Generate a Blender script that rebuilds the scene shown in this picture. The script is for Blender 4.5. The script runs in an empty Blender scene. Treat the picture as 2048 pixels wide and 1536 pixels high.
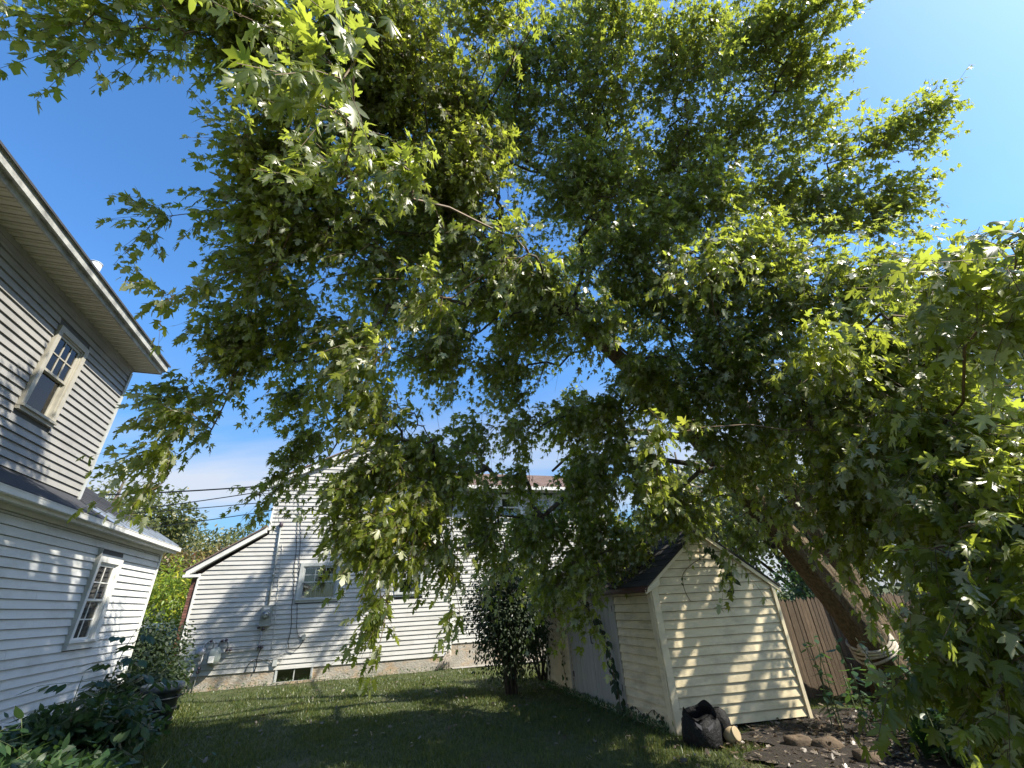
import bpy, math, random
import numpy as np
from mathutils import Vector, Matrix
from math import sin, cos, radians, pi, atan2, sqrt
rng = np.random.default_rng(7)
random.seed(7)
S = bpy.context.scene
COL = S.collection

# ------------------------------------------------------------------ camera
PITCH, ROLLA = radians(27.4), atan2(-84, 1610)
EYE = np.array([0.0, 0.0, 1.6])
FWD = np.array([0, cos(PITCH), sin(PITCH)])
UP0 = np.array([0, -sin(PITCH), cos(PITCH)])
RGT = cos(ROLLA) * np.array([1.0, 0, 0]) + sin(ROLLA) * UP0
UPV = -sin(ROLLA) * np.array([1.0, 0, 0]) + cos(ROLLA) * UP0
cam = bpy.data.cameras.new("camera")
cam.sensor_width = 36.0
cam.lens = 845 / 2048 * 36
cam.clip_start, cam.clip_end = 0.05, 2000
camo = bpy.data.objects.new("camera", cam)
M3 = Matrix(((RGT[0], UPV[0], -FWD[0]), (RGT[1], UPV[1], -FWD[1]), (RGT[2], UPV[2], -FWD[2])))
camo.matrix_world = Matrix.Translation(Vector(EYE)) @ M3.to_4x4()
COL.objects.link(camo)
S.camera = camo

# ------------------------------------------------------------------ light
SUN_AZ, SUN_EL = 108.0, 47.0      # azimuth clockwise from +y
SKY_STRENGTH, SUN_STRENGTH, EXPOSURE = 0.110, 5.0, 1.12
w = bpy.data.worlds.new("World"); S.world = w; w.use_nodes = True
nt = w.node_tree; nt.nodes.clear()
sky = nt.nodes.new("ShaderNodeTexSky"); sky.sky_type = 'NISHITA'; sky.sun_disc = False
sky.sun_elevation = radians(SUN_EL); sky.sun_rotation = radians(SUN_AZ)
sky.altitude = 0; sky.air_density = 1.0; sky.dust_density = 1.0; sky.ozone_density = 1.6
geo = nt.nodes.new("ShaderNodeTexCoord")
sep = nt.nodes.new("ShaderNodeSeparateXYZ"); nt.links.new(geo.outputs["Generated"], sep.inputs[0])
def wm(op, a, b=None, c=None):
    n = nt.nodes.new("ShaderNodeMath"); n.operation = op
    for i, v in enumerate((a, b, c)):
        if v is None: continue
        if isinstance(v, (int, float)): n.inputs[i].default_value = v
        else: nt.links.new(v, n.inputs[i])
    return n.outputs[0]
# clouds on a flat layer high above: direction divided by its height
zc = wm('MAXIMUM', sep.outputs[2], 0.03)
zz = wm('ADD', zc, 0.12)
cx = wm('DIVIDE', sep.outputs[0], zz); cy = wm('DIVIDE', sep.outputs[1], zz)
cmb = nt.nodes.new("ShaderNodeCombineXYZ"); nt.links.new(cx, cmb.inputs[0]); nt.links.new(cy, cmb.inputs[1])
mp = nt.nodes.new("ShaderNodeMapping"); nt.links.new(cmb.outputs[0], mp.inputs[0])
mp.inputs["Location"].default_value = (8.2, 1.1, 0); mp.inputs["Rotation"].default_value = (0, 0, radians(35)); mp.inputs["Scale"].default_value = (0.34, 0.95, 1)
nz = nt.nodes.new("ShaderNodeTexNoise"); nz.inputs["Scale"].default_value = 0.9; nz.inputs["Detail"].default_value = 7; nz.inputs["Roughness"].default_value = 0.52
nt.links.new(mp.outputs[0], nz.inputs["Vector"])
lo = wm('MULTIPLY', wm('SUBTRACT', 0.46, sep.outputs[2]), 4.5)
lo = wm('MINIMUM', wm('MAXIMUM', lo, 0.0), 1.0)
cr = wm('MULTIPLY', wm('SUBTRACT', nz.outputs[0], 0.43), 6.5)
cr = wm('MINIMUM', wm('MAXIMUM', cr, 0.0), 1.0)
cl = wm('MULTIPLY', wm('MULTIPLY', cr, lo), 0.85)
mix = nt.nodes.new("ShaderNodeMixRGB"); nt.links.new(cl, mix.inputs[0])
hs = nt.nodes.new("ShaderNodeHueSaturation"); hs.inputs["Saturation"].default_value = 1.22; hs.inputs["Value"].default_value = 1.22
nt.links.new(sky.outputs[0], hs.inputs["Color"])
hz = wm('ADD', wm('MULTIPLY', wm('MINIMUM', wm('MAXIMUM', wm('MULTIPLY', sep.outputs[2], 2.0), 0.0), 1.0), 0.62), 0.38)   # clear air: less glare low down
hc = nt.nodes.new("ShaderNodeVectorMath"); hc.operation = 'SCALE'; nt.links.new(hs.outputs[0], hc.inputs[0]); nt.links.new(hz, hc.inputs["Scale"])
tv = nt.nodes.new("ShaderNodeVectorMath"); tv.operation = 'MULTIPLY'; nt.links.new(hc.outputs[0], tv.inputs[0]); tv.inputs[1].default_value = (.80, .97, 1.08)
nt.links.new(tv.outputs[0], mix.inputs[1]); mix.inputs[2].default_value = (3.3, 3.5, 3.85, 1)
bg = nt.nodes.new("ShaderNodeBackground"); bg.inputs[1].default_value = SKY_STRENGTH
nt.links.new(mix.outputs[0], bg.inputs[0])
out = nt.nodes.new("ShaderNodeOutputWorld"); nt.links.new(bg.outputs[0], out.inputs[0])
sl = bpy.data.lights.new("sun", 'SUN'); sl.energy = SUN_STRENGTH; sl.angle = radians(0.53); sl.color = (1.0, 0.93, 0.80)
so = bpy.data.objects.new("sun", sl); COL.objects.link(so)
sd = Vector((sin(radians(SUN_AZ)) * cos(radians(SUN_EL)), cos(radians(SUN_AZ)) * cos(radians(SUN_EL)), sin(radians(SUN_EL))))
so.rotation_euler = sd.to_track_quat('Z', 'Y').to_euler(); so.location = (12, -2, 22)
S.view_settings.view_transform = 'Standard'; S.view_settings.look = 'None'
S.view_settings.exposure = EXPOSURE; S.view_settings.gamma = 1; S.view_settings.use_curve_mapping = False
S.render.engine = 'CYCLES'
S.cycles.use_denoising = True
S.cycles.max_bounces = 7; S.cycles.diffuse_bounces = 4; S.cycles.transmission_bounces = 5; S.cycles.transparent_max_bounces = 12
S.cycles.sample_clamp_indirect = 6

# ------------------------------------------------------------------ materials
def new_mat(name):
    m = bpy.data.materials.new(name); m.use_nodes = True
    m.node_tree.nodes.clear()
    return m, m.node_tree
def nd(t, kind, **kw):
    n = t.nodes.new(kind)
    for k, v in kw.items():
        if k in n.inputs: n.inputs[k].default_value = v
        else: setattr(n, k, v)
    return n
def c4(c): return (c[0], c[1], c[2], 1)
def surf(name, col, col2=None, scale=6.0, rough=0.6, bump=0.0, bscale=40.0, spec=0.5, stretch=(1, 1, 1), metal=0.0, dirt=None, dscale=1.5, dlo=.5, dhi=.75, detail=5, bdist=.01, island=0.0):
    """base colour from noise between two tones, optional dirt patches, fine bump"""
    m, t = new_mat(name)
    o = nd(t, "ShaderNodeOutputMaterial"); p = nd(t, "ShaderNodeBsdfPrincipled")
    t.links.new(p.outputs[0], o.inputs[0])
    p.inputs["Roughness"].default_value = rough; p.inputs["Metallic"].default_value = metal
    p.inputs["Specular IOR Level"].default_value = spec
    g = nd(t, "ShaderNodeNewGeometry")
    mpg = nd(t, "ShaderNodeMapping"); mpg.inputs["Scale"].default_value = stretch
    t.links.new(g.outputs["Position"], mpg.inputs[0])
    n1 = nd(t, "ShaderNodeTexNoise", Scale=scale, Detail=detail, Roughness=0.6)
    t.links.new(mpg.outputs[0], n1.inputs["Vector"])
    r = nd(t, "ShaderNodeValToRGB"); e = r.color_ramp.elements
    e[0].position = .3; e[1].position = .7
    e[0].color = c4(col); e[1].color = c4(col2 or [v * 1.12 for v in col])
    t.links.new(n1.outputs[0], r.inputs[0])
    last = r.outputs[0]
    if dirt is not None:
        n2 = nd(t, "ShaderNodeTexNoise", Scale=dscale, Detail=8, Roughness=0.68)
        t.links.new(mpg.outputs[0], n2.inputs["Vector"])
        r2 = nd(t, "ShaderNodeValToRGB"); r2.color_ramp.elements[0].position = dlo; r2.color_ramp.elements[1].position = dhi
        t.links.new(n2.outputs[0], r2.inputs[0])
        mx = nd(t, "ShaderNodeMixRGB"); t.links.new(r2.outputs[0], mx.inputs[0]); t.links.new(last, mx.inputs[1]); mx.inputs[2].default_value = c4(dirt)
        last = mx.outputs[0]
    if island:
        mr = nd(t, "ShaderNodeMapRange"); mr.inputs[3].default_value = 1 - island; mr.inputs[4].default_value = 1 + island
        oi = nd(t, "ShaderNodeObjectInfo")
        ad = nd(t, "ShaderNodeMath", operation='ADD'); t.links.new(g.outputs["Random Per Island"], ad.inputs[0]); t.links.new(oi.outputs["Random"], ad.inputs[1])
        fr = nd(t, "ShaderNodeMath", operation='FRACT'); t.links.new(ad.outputs[0], fr.inputs[0])
        t.links.new(fr.outputs[0], mr.inputs[0])
        h = nd(t, "ShaderNodeHueSaturation"); t.links.new(mr.outputs[0], h.inputs["Value"]); t.links.new(last, h.inputs["Color"])
        last = h.outputs[0]
    t.links.new(last, p.inputs["Base Color"])
    if bump:
        nb = nd(t, "ShaderNodeTexNoise", Scale=bscale, Detail=6, Roughness=0.65)
        t.links.new(mpg.outputs[0], nb.inputs["Vector"])
        b = nd(t, "ShaderNodeBump", Strength=bump, Distance=bdist); t.links.new(nb.outputs[0], b.inputs["Height"]); t.links.new(b.outputs[0], p.inputs["Normal"])
    return m

def leaf_mat(name, dark, mid, light, under, trans, tfac=.38, rough=.42, yellow=(.26, .24, .03), yamt=.97):
    """two-sided leaf: top tone varies leaf by leaf, paler underside, light shining through"""
    m, t = new_mat(name)
    o = nd(t, "ShaderNodeOutputMaterial")
    at = nd(t, "ShaderNodeAttribute", attribute_name="tone")
    r = nd(t, "ShaderNodeValToRGB"); cr_ = r.color_ramp
    cr_.elements[0].position = 0; cr_.elements[0].color = c4(dark)
    cr_.elements[1].position = 1; cr_.elements[1].color = c4(yellow)
    a = cr_.elements.new(.5); a.color = c4(mid)
    a = cr_.elements.new(.9); a.color = c4(light)
    a = cr_.elements.new(yamt); a.color = c4(light)
    t.links.new(at.outputs["Fac"], r.inputs[0])
    g = nd(t, "ShaderNodeNewGeometry")
    mx = nd(t, "ShaderNodeMixRGB"); t.links.new(g.outputs["Backfacing"], mx.inputs[0]); t.links.new(r.outputs[0], mx.inputs[1]); mx.inputs[2].default_value = c4(under)
    p = nd(t, "ShaderNodeBsdfPrincipled"); p.inputs["Roughness"].default_value = rough; p.inputs["Specular IOR Level"].default_value = .5
    t.links.new(mx.outputs[0], p.inputs["Base Color"])
    tr = nd(t, "ShaderNodeBsdfTranslucent")
    mt = nd(t, "ShaderNodeMixRGB"); mt.inputs[0].default_value = .3; mt.inputs[1].default_value = c4(trans)
    br = nd(t, "ShaderNodeHueSaturation"); br.inputs["Value"].default_value = 2.2; t.links.new(r.outputs[0], br.inputs["Color"])
    t.links.new(br.outputs[0], mt.inputs[2]); t.links.new(mt.outputs[0], tr.inputs[0])
    ms = nd(t, "ShaderNodeMixShader"); ms.inputs[0].default_value = tfac
    t.links.new(p.outputs[0], ms.inputs[1]); t.links.new(tr.outputs[0], ms.inputs[2]); t.links.new(ms.outputs[0], o.inputs[0])
    return m

def glass_mat(name, tint=(.9, .95, .95), gloss=.03):
    m, t = new_mat(name)
    o = nd(t, "ShaderNodeOutputMaterial")
    tp = nd(t, "ShaderNodeBsdfTransparent"); tp.inputs[0].default_value = c4(tint)
    gl = nd(t, "ShaderNodeBsdfGlossy"); gl.inputs["Roughness"].default_value = .02
    fr = nd(t, "ShaderNodeFresnel"); fr.inputs[0].default_value = 1.6
    ad = nd(t, "ShaderNodeMath", operation='MULTIPLY_ADD'); ad.inputs[1].default_value = 1.0; ad.inputs[2].default_value = gloss
    ad.use_clamp = True
    t.links.new(fr.outputs[0], ad.inputs[0])
    ms = nd(t, "ShaderNodeMixShader"); t.links.new(ad.outputs[0], ms.inputs[0]); t.links.new(tp.outputs[0], ms.inputs[1]); t.links.new(gl.outputs[0], ms.inputs[2])
    t.links.new(ms.outputs[0], o.inputs[0])
    return m

MT = {}
MT['side_grey'] = surf("siding_grey", (.44, .435, .41), (.49, .48, .455), scale=2.5, rough=.55, bump=.12, bscale=60, stretch=(1, 1, 3), dirt=(.30, .29, .25), dscale=1.4, dlo=.48, dhi=.85)
MT['side_white'] = surf("siding_white", (.60, .61, .60), (.66, .665, .65), scale=2.5, rough=.5, bump=.12, bscale=70, stretch=(1, 1, 2), dirt=(.40, .40, .37), dscale=1.6, dlo=.48, dhi=.85)
MT['side_taupe'] = surf("siding_taupe", (.255, .25, .235), (.30, .29, .27), scale=2.5, rough=.55, bump=.12, bscale=70, stretch=(1, 1, 2), dirt=(.17, .165, .15), dscale=1.6, dlo=.48, dhi=.85)
MT['side_cream'] = surf("siding_cream", (.58, .485, .30), (.66, .565, .375), scale=3, rough=.6, bump=.15, bscale=60, stretch=(1, 1, 2.2), dirt=(.27, .235, .16), dscale=2.6, dlo=.47, dhi=.85)
MT['cream_trim'] = surf("cream_trim", (.62, .53, .35), (.68, .59, .41), scale=4, rough=.55, bump=.1, dirt=(.33, .3, .22), dscale=3, dlo=.5, dhi=.85)
MT['trim_white'] = surf("trim_white", (.62, .62, .59), (.68, .68, .65), scale=4, rough=.5, bump=.06, dirt=(.42, .41, .37), dscale=3, dlo=.55, dhi=.85)
MT['casing'] = surf('window_casing_beige', (.33, .31, .26), (.39, .37, .31), scale=5, rough=.55, bump=.08, dirt=(.2, .19, .16), dscale=4, dlo=.5, dhi=.85)
MT['trim_grey'] = surf("trim_grey", (.36, .38, .37), (.42, .44, .43), scale=5, rough=.55, bump=.08, dirt=(.24, .24, .22), dscale=4, dlo=.5, dhi=.85)
MT['fascia'] = surf("fascia_weathered", (.33, .335, .31), (.46, .46, .43), scale=5, rough=.6, bump=.2, dirt=(.12, .12, .11), dscale=4, dlo=.42, dhi=.7)
MT['soffit'] = surf("soffit_cream", (.50, .46, .37), (.56, .52, .43), scale=3, rough=.6, bump=.05, dirt=(.27, .24, .18), dscale=3, dlo=.5, dhi=.85)
MT['shingle_dark'] = surf("shingle_dark", (.028, .030, .036), (.055, .058, .066), scale=60, rough=.95, bump=.6, bscale=160, island=.35, dirt=(.02, .02, .02), dscale=3)
MT['shingle_brown'] = surf("shingle_brown", (.135, .09, .075), (.20, .14, .12), scale=30, rough=.95, bump=.6, bscale=140, island=.25)
MT['shed_roof'] = surf("shed_shingle", (.022, .02, .018), (.05, .045, .04), scale=40, rough=.95, bump=.6, bscale=140, island=.35)
MT['drip'] = surf("drip_edge_brown", (.07, .03, .025), (.11, .05, .04), scale=9, rough=.5)
MT['metal_sheet'] = surf("galvanised_sheet", (.24, .275, .32), (.33, .365, .41), scale=8, rough=.42, metal=.5, bump=.05, dirt=(.22, .23, .25), dscale=4)
MT['sheath'] = surf("sheathing", (.08, .08, .078), scale=3, rough=.8)  # dark grey puts shadow lines into the gaps between siding boards
MT['sheath_dark'] = surf("sheathing_dark", (.03, .03, .03), scale=3, rough=.9)
MT['concrete'] = surf("foundation_concrete", (.26, .24, .20), (.38, .35, .30), scale=3.5, rough=.9, bump=.7, bscale=16, bdist=.03, dirt=(.40, .26, .13), dscale=1.9, dlo=.48, dhi=.72, stretch=(1, 1, 1.6))
MT['brick'] = surf("brick_red", (.13, .055, .04), (.22, .10, .075), scale=14, rough=.9, bump=.5, bscale=60, island=.3)
MT['mortar'] = surf("mortar", (.25, .23, .2), scale=14, rough=.95)
MT['glass'] = glass_mat("window_glass")
MT['glass_sky'] = glass_mat("window_glass_reflective", tint=(.8, .88, .95), gloss=.25)
MT['glass_lens'] = glass_mat("meter_glass", gloss=.1)
MT['screen'] = surf("insect_screen", (.025, .028, .03), (.04, .043, .045), scale=80, rough=.6)
MT['curtain'] = surf("curtain_cloth", (.10, .095, .09), (.22, .20, .19), scale=9, rough=.9, stretch=(6, 6, .6), dirt=(.2, .12, .11), dscale=6)
MT['curtain_dark'] = surf("curtain_dark", (.02, .022, .025), (.11, .10, .10), scale=5, rough=.9, stretch=(5, 5, .8))
MT['sash_backing'] = surf("pale_sash_backing", (.28, .36, .47), (.38, .46, .56), scale=30, rough=.7)  # pale blue sheet set behind the upper sash
MT['dark_in'] = surf("room_dark", (.012, .013, .014), scale=4, rough=.9)
MT['lawn'] = surf("lawn_turf", (.030, .044, .009), (.062, .074, .016), scale=2.2, rough=.95, bump=.9, bscale=45, bdist=.04, dirt=(.085, .07, .035), dscale=1.1, dlo=.5, dhi=.8, detail=9)
MT['soil'] = surf("bare_soil", (.013, .009, .006), (.034, .024, .016), scale=9, rough=.95, bump=1, bscale=30, bdist=.05, dirt=(.05, .038, .025), dscale=14, dlo=.55, dhi=.75, detail=9)
MT['path'] = surf("concrete_strip", (.22, .21, .18), (.32, .3, .27), scale=7, rough=.9, bump=.5, bscale=40, dirt=(.08, .07, .05), dscale=4)
MT['fence'] = surf("fence_wood", (.062, .042, .025), (.125, .088, .055), scale=10, rough=.9, bump=.6, bscale=30, stretch=(9, 9, .7), island=.25)
MT['bark'] = surf("maple_bark", (.055, .038, .020), (.19, .135, .075), scale=16, rough=.95, bump=1.0, bscale=15, bdist=.08, stretch=(1.6, 1.6, .38), dirt=(.075, .08, .05), dscale=3, dlo=.52, dhi=.8, detail=9)
MT['bark_limb'] = surf("limb_bark", (.045, .036, .028), (.10, .082, .064), scale=14, rough=.9, bump=.6, bscale=25, bdist=.03)
MT['twig'] = surf("twig_bark", (.09, .055, .03), (.17, .11, .06), scale=9, rough=.7)
MT['stem_green'] = surf("green_stem", (.06, .085, .03), (.09, .11, .04), scale=9, rough=.6)
MT['rope'] = surf("pale_rope", (.40, .36, .28), (.55, .50, .41), scale=60, rough=.9, bump=.8, bscale=120, dirt=(.25, .2, .14), dscale=20)
MT['black_plastic'] = surf("black_plastic_bag", (.004, .004, .0045), (.008, .008, .009), scale=9, rough=.6, spec=.3, bump=.8, bscale=26, bdist=.03)
MT['bag_grey'] = surf("bag_inner_grey", (.05, .047, .05), (.08, .075, .08), scale=9, rough=.45, bump=.3, bscale=22)
MT['tan'] = surf("tan_clay", (.26, .20, .11), (.33, .26, .16), scale=6, rough=.6, bump=.1)
MT['bin'] = surf("dark_green_bin", (.012, .018, .015), (.02, .028, .024), scale=7, rough=.45)
MT['bin_rim'] = surf("bin_liner", (.04, .05, .055), (.09, .11, .12), scale=12, rough=.35, bump=.4, bscale=30)
MT['rock'] = surf("brown_rock", (.06, .042, .026), (.13, .09, .055), scale=7, rough=.9, bump=.7, bscale=25, bdist=.03)
MT['meter_grey'] = surf("meter_grey_paint", (.20, .22, .21), (.27, .29, .28), scale=8, rough=.45, metal=.2)
MT['gasmeter'] = surf("gas_meter_grey", (.15, .18, .17), (.20, .23, .22), scale=8, rough=.5)
MT['pipe'] = surf("steel_pipe", (.22, .23, .24), (.34, .35, .36), scale=14, rough=.45, metal=.4)
MT['fitting'] = surf("dark_fitting", (.03, .02, .03), (.06, .04, .05), scale=14, rough=.5)
MT['cable'] = surf("black_cable", (.012, .012, .013), scale=5, rough=.55)
MT['cable_white'] = surf("white_cable", (.45, .44, .4), scale=5, rough=.5)
MT['label'] = surf("paper_label", (.62, .62, .6), scale=5, rough=.6)
MT['car_white'] = surf("car_paint_white", (.75, .76, .78), scale=2, rough=.15, spec=.7)
MT['car_glass'] = surf("car_glass", (.28, .40, .48), scale=2, rough=.05, spec=1)
MT['rubber'] = surf("tyre_rubber", (.015, .015, .015), scale=9, rough=.8)
MT['rim'] = surf("wheel_rim", (.35, .35, .36), scale=9, rough=.3, metal=.8)
MT['vent_pipe'] = surf("vent_pipe_white", (.45, .48, .5), (.55, .58, .6), scale=6, rough=.5)
MT['door_grey'] = surf("door_grey_paint", (.30, .28, .235), (.35, .335, .285), scale=5, rough=.6, bump=.15, bscale=30, stretch=(3, 3, .5), dirt=(.2, .19, .18), dscale=3, dlo=.5, dhi=.85)
MT['drystalk'] = surf("dry_stalks", (.22, .19, .15), (.35, .31, .26), scale=20, rough=.9)
MT['leaf_maple'] = leaf_mat("maple_leaf", (.040, .062, .012), (.095, .122, .016), (.19, .21, .026), (.34, .36, .25), (.48, .56, .05), tfac=.52, rough=.33, yellow=(.30, .27, .03), yamt=.975)
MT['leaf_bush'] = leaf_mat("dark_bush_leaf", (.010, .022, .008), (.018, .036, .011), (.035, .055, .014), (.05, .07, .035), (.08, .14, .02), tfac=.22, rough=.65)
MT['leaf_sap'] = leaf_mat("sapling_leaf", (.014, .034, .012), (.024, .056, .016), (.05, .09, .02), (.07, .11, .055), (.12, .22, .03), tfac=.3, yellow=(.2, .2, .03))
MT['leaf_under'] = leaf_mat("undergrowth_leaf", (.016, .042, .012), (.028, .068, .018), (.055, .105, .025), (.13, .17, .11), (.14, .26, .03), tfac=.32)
MT['leaf_far'] = leaf_mat("far_tree_leaf", (.035, .05, .016), (.07, .085, .026), (.13, .13, .035), (.14, .155, .09), (.2, .24, .04), tfac=.3, yellow=(.26, .2, .06))
MT['leaf_bright'] = leaf_mat("bright_shrub_leaf", (.05, .09, .012), (.10, .155, .015), (.19, .24, .02), (.18, .25, .08), (.36, .46, .03), tfac=.42, yellow=(.4, .38, .03), yamt=.93)
MT['leaf_rust'] = leaf_mat("rusty_leaf", (.06, .06, .02), (.11, .09, .028), (.16, .15, .04), (.13, .1, .06), (.28, .17, .05), tfac=.3, yellow=(.2, .07, .04))
MT['needle'] = leaf_mat("conifer_needle", (.012, .022, .012), (.02, .034, .018), (.03, .045, .022), (.03, .045, .03), (.03, .05, .02), tfac=.1)
MT['grass'] = leaf_mat("grass_blade", (.040, .058, .010), (.075, .095, .018), (.14, .15, .03), (.05, .08, .02), (.16, .2, .04), tfac=.3, yellow=(.22, .18, .08), yamt=.94)
MT['litter'] = leaf_mat("fallen_leaf", (.035, .025, .015), (.08, .055, .03), (.17, .13, .08), (.15, .12, .09), (.1, .07, .03), tfac=.1, yellow=(.4, .36, .28), yamt=.95)

# ------------------------------------------------------------------ mesh helpers
def props(o, label=None, cat=None, group=None, kind=None):
    if label: o["label"] = label
    if cat: o["category"] = cat
    if group: o["group"] = group
    if kind: o["kind"] = kind
    return o
def link(name, me, parent=None, **kw):
    o = bpy.data.objects.new(name, me); COL.objects.link(o)
    if parent is not None:
        o.parent = parent
        o.matrix_parent_inverse = MWI(parent)
    return props(o, **kw)
_W = {}
def MWI(p):
    # things are unrotated empties; meshes below them keep world-space vertices, so their own world matrix is the identity
    return Matrix.Translation(p.location).inverted() if (p.parent is None and p.type == 'EMPTY') else Matrix.Identity(4)
def empty(name, loc, label, cat, group=None, kind=None):
    o = bpy.data.objects.new(name, None); o.location = loc; o.empty_display_size = .2; COL.objects.link(o)
    return props(o, label, cat, group, kind)

class MB:
    def __init__(s): s.v = []; s.f = []; s.sm = []
    def add(s, vs, fs, smooth=False):
        b = len(s.v); s.v.extend([tuple(map(float, p)) for p in vs]); s.f.extend([tuple(i + b for i in f) for f in fs]); s.sm.extend([smooth] * len(fs))
    def hexa(s, p, smooth=False):   # 8 points: bottom 4 ccw, top 4 ccw
        s.add(p, [(0, 3, 2, 1), (4, 5, 6, 7), (0, 1, 5, 4), (1, 2, 6, 5), (2, 3, 7, 6), (3, 0, 4, 7)], smooth)
    def box(s, c, sx, sy, sz, rz=0):
        ca, sa = cos(rz), sin(rz); P = []
        for z in (-1, 1):
            for x, y in ((-1, -1), (1, -1), (1, 1), (-1, 1)):
                X, Y = x * sx / 2, y * sy / 2
                P.append((c[0] + X * ca - Y * sa, c[1] + X * sa + Y * ca, c[2] + z * sz / 2))
        s.hexa(P)
    def tube(s, pts, rad, n=8, caps=True, smooth=True, jit=0):
        pts = [Vector(p) for p in pts]; k = len(pts)
        if isinstance(rad, (int, float)): rad = [rad] * k
        rings = []; prev = None
        for i, p in enumerate(pts):
            d = (pts[min(i + 1, k - 1)] - pts[max(i - 1, 0)]).normalized()
            if prev is None:
                a = d.orthogonal().normalized()
            else:
                a = (prev - d * prev.dot(d))
                a = a.normalized() if a.length > 1e-6 else d.orthogonal().normalized()
            prev = a; b = d.cross(a)
            R = []
            for j in range(n):
                t = 2 * pi * j / n; rr = rad[i] * (1 + (random.uniform(-jit, jit) if jit else 0))
                R.append(p + a * (cos(t) * rr) + b * (sin(t) * rr))
            rings.append(R)
        V_ = [q for R in rings for q in R]; F = []
        for i in range(k - 1):
            for j in range(n):
                a0 = i * n + j; a1 = i * n + (j + 1) % n
                F.append((a0, a1, a1 + n, a0 + n))
        if caps:
            F.append(tuple(range(n - 1, -1, -1))); F.append(tuple((k - 1) * n + j for j in range(n)))
        s.add(V_, F, smooth)
    def lathe(s, c, prof, n=16, smooth=True, axis=None):
        V_ = []; F = []
        ax = Vector(axis).normalized() if axis is not None else Vector((0, 0, 1))
        a = ax.orthogonal().normalized() if axis is not None else Vector((1, 0, 0)); b = ax.cross(a)
        for r, z in prof:
            for j in range(n):
                t = 2 * pi * j / n
                V_.append(Vector(c) + ax * z + a * (r * cos(t)) + b * (r * sin(t)))
        for i in range(len(prof) - 1):
            for j in range(n):
                a0 = i * n + j; a1 = i * n + (j + 1) % n; F.append((a0, a1, a1 + n, a0 + n))
        F.append(tuple(range(n - 1, -1, -1))); F.append(tuple((len(prof) - 1) * n + j for j in range(n)))
        s.add(V_, F, smooth)
    def mesh(s, name, mat):
        me = bpy.data.meshes.new(name); me.from_pydata(s.v, [], s.f); me.materials.append(mat)
        if any(s.sm): me.polygons.foreach_set("use_smooth", s.sm)
        me.update(); return me
    def obj(s, name, mat, parent=None, **kw): return link(name, s.mesh(name, mat), parent, **kw)

class Frame:
    """wall frame: u along the wall, n outward, z up"""
    def __init__(s, o, az, side=1):
        s.o = Vector((o[0], o[1], 0)); a = radians(az)
        s.e = Vector((sin(a), cos(a), 0)); s.n = Vector((cos(a), -sin(a), 0)) * side
    def p(s, u, z, d=0): return s.o + s.e * u + s.n * d + Vector((0, 0, z))
    def box(s, mb, u0, u1, z0, z1, d0, d1):
        s.quad8(mb, (u0, u1, z0, z1), (u0, u1, z0, z1), d0, d1)
    def quad8(s, mb, a, b, d0, d1):
        # prism between depths
        P = [s.p(a[0], a[2], d0), s.p(a[1], a[2], d0), s.p(a[1], a[2], d1), s.p(a[0], a[2], d1), s.p(b[0], b[3], d0), s.p(b[1], b[3], d0), s.p(b[1], b[3], d1), s.p(b[0], b[3], d1)]
        if s.e.cross(s.n).z < 0: P = [P[1], P[0], P[3], P[2], P[5], P[4], P[7], P[6]]
        mb.hexa(P)

def crossings(poly, z):
    xs = []
    for i in range(len(poly)):
        (u0, z0), (u1, z1) = poly[i], poly[(i + 1) % len(poly)]
        if (z0 <= z < z1) or (z1 <= z < z0): xs.append(u0 + (u1 - u0) * (z - z0) / (z1 - z0))
    xs.sort(); return [(xs[i], xs[i + 1]) for i in range(0, len(xs) - 1, 2)]
def cut(iv, holes):
    """iv: (u0bot,u0top,u1bot,u1top); remove hole spans"""
    res = [iv]
    for h0, h1 in holes:
        nx = []
        for a in res:
            l = max(a[0], a[1]); r = min(a[2], a[3])
            if h1 <= l or h0 >= r: nx.append(a); continue
            if h0 > l + .01: nx.append((a[0], a[1], h0, h0))
            if h1 < r - .01: nx.append((h1, h1, a[2], a[3]))
        res = nx
    return res
def siding(fr, poly, zlo, zhi, step, mat, parent, holes=(), off=0, seam=3.7, name='siding_board', prot=.026):
    z = zlo
    while z < zhi - .01:
        z1 = min(z + step, zhi)
        A = crossings(poly, z + .001); B = crossings(poly, z1 - .001)
        if len(A) == len(B):
            for a, b in zip(A, B):
                hs = [(h[0], h[1]) for h in holes if min(h[3], z1) - max(h[2], z) > .012]
                for q in cut((a[0], b[0], a[1], b[1]), hs):
                    L = min(q[2], q[3]) - max(q[0], q[1])
                    cuts = []
                    if L > seam * 1.15:
                        c = max(q[0], q[1]) + random.uniform(.35, .9) * seam
                        while c < min(q[2], q[3]) - .6: cuts.append(c); c += seam
                    pts = [(q[0], q[1])] + [(c, c) for c in cuts] + [(q[2], q[3])]
                    for i in range(len(pts) - 1):
                        (a0, a1), (b0, b1) = pts[i], pts[i + 1]
                        g0 = .0012 if i > 0 else 0; 
                        mb = MB(); jj = random.uniform(-.0015, .0015)
                        P = [fr.p(a0 + g0, z, off), fr.p(b0 - .0012, z, off), fr.p(b0 - .0012, z, off + prot + jj), fr.p(a0 + g0, z, off + prot + jj),
                             fr.p(a1 + g0, z1 - .006, off), fr.p(b1 - .0012, z1 - .006, off), fr.p(b1 - .0012, z1 - .006, off + .004), fr.p(a1 + g0, z1 - .006, off + .004)]  # boards stop short, baring dark sheathing as a painted lap shadow
                        if fr.e.cross(fr.n).z < 0: P = [P[1], P[0], P[3], P[2], P[5], P[4], P[7], P[6]]
                        mb.hexa(P); mb.obj(name, mat, parent)
        z += step
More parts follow.
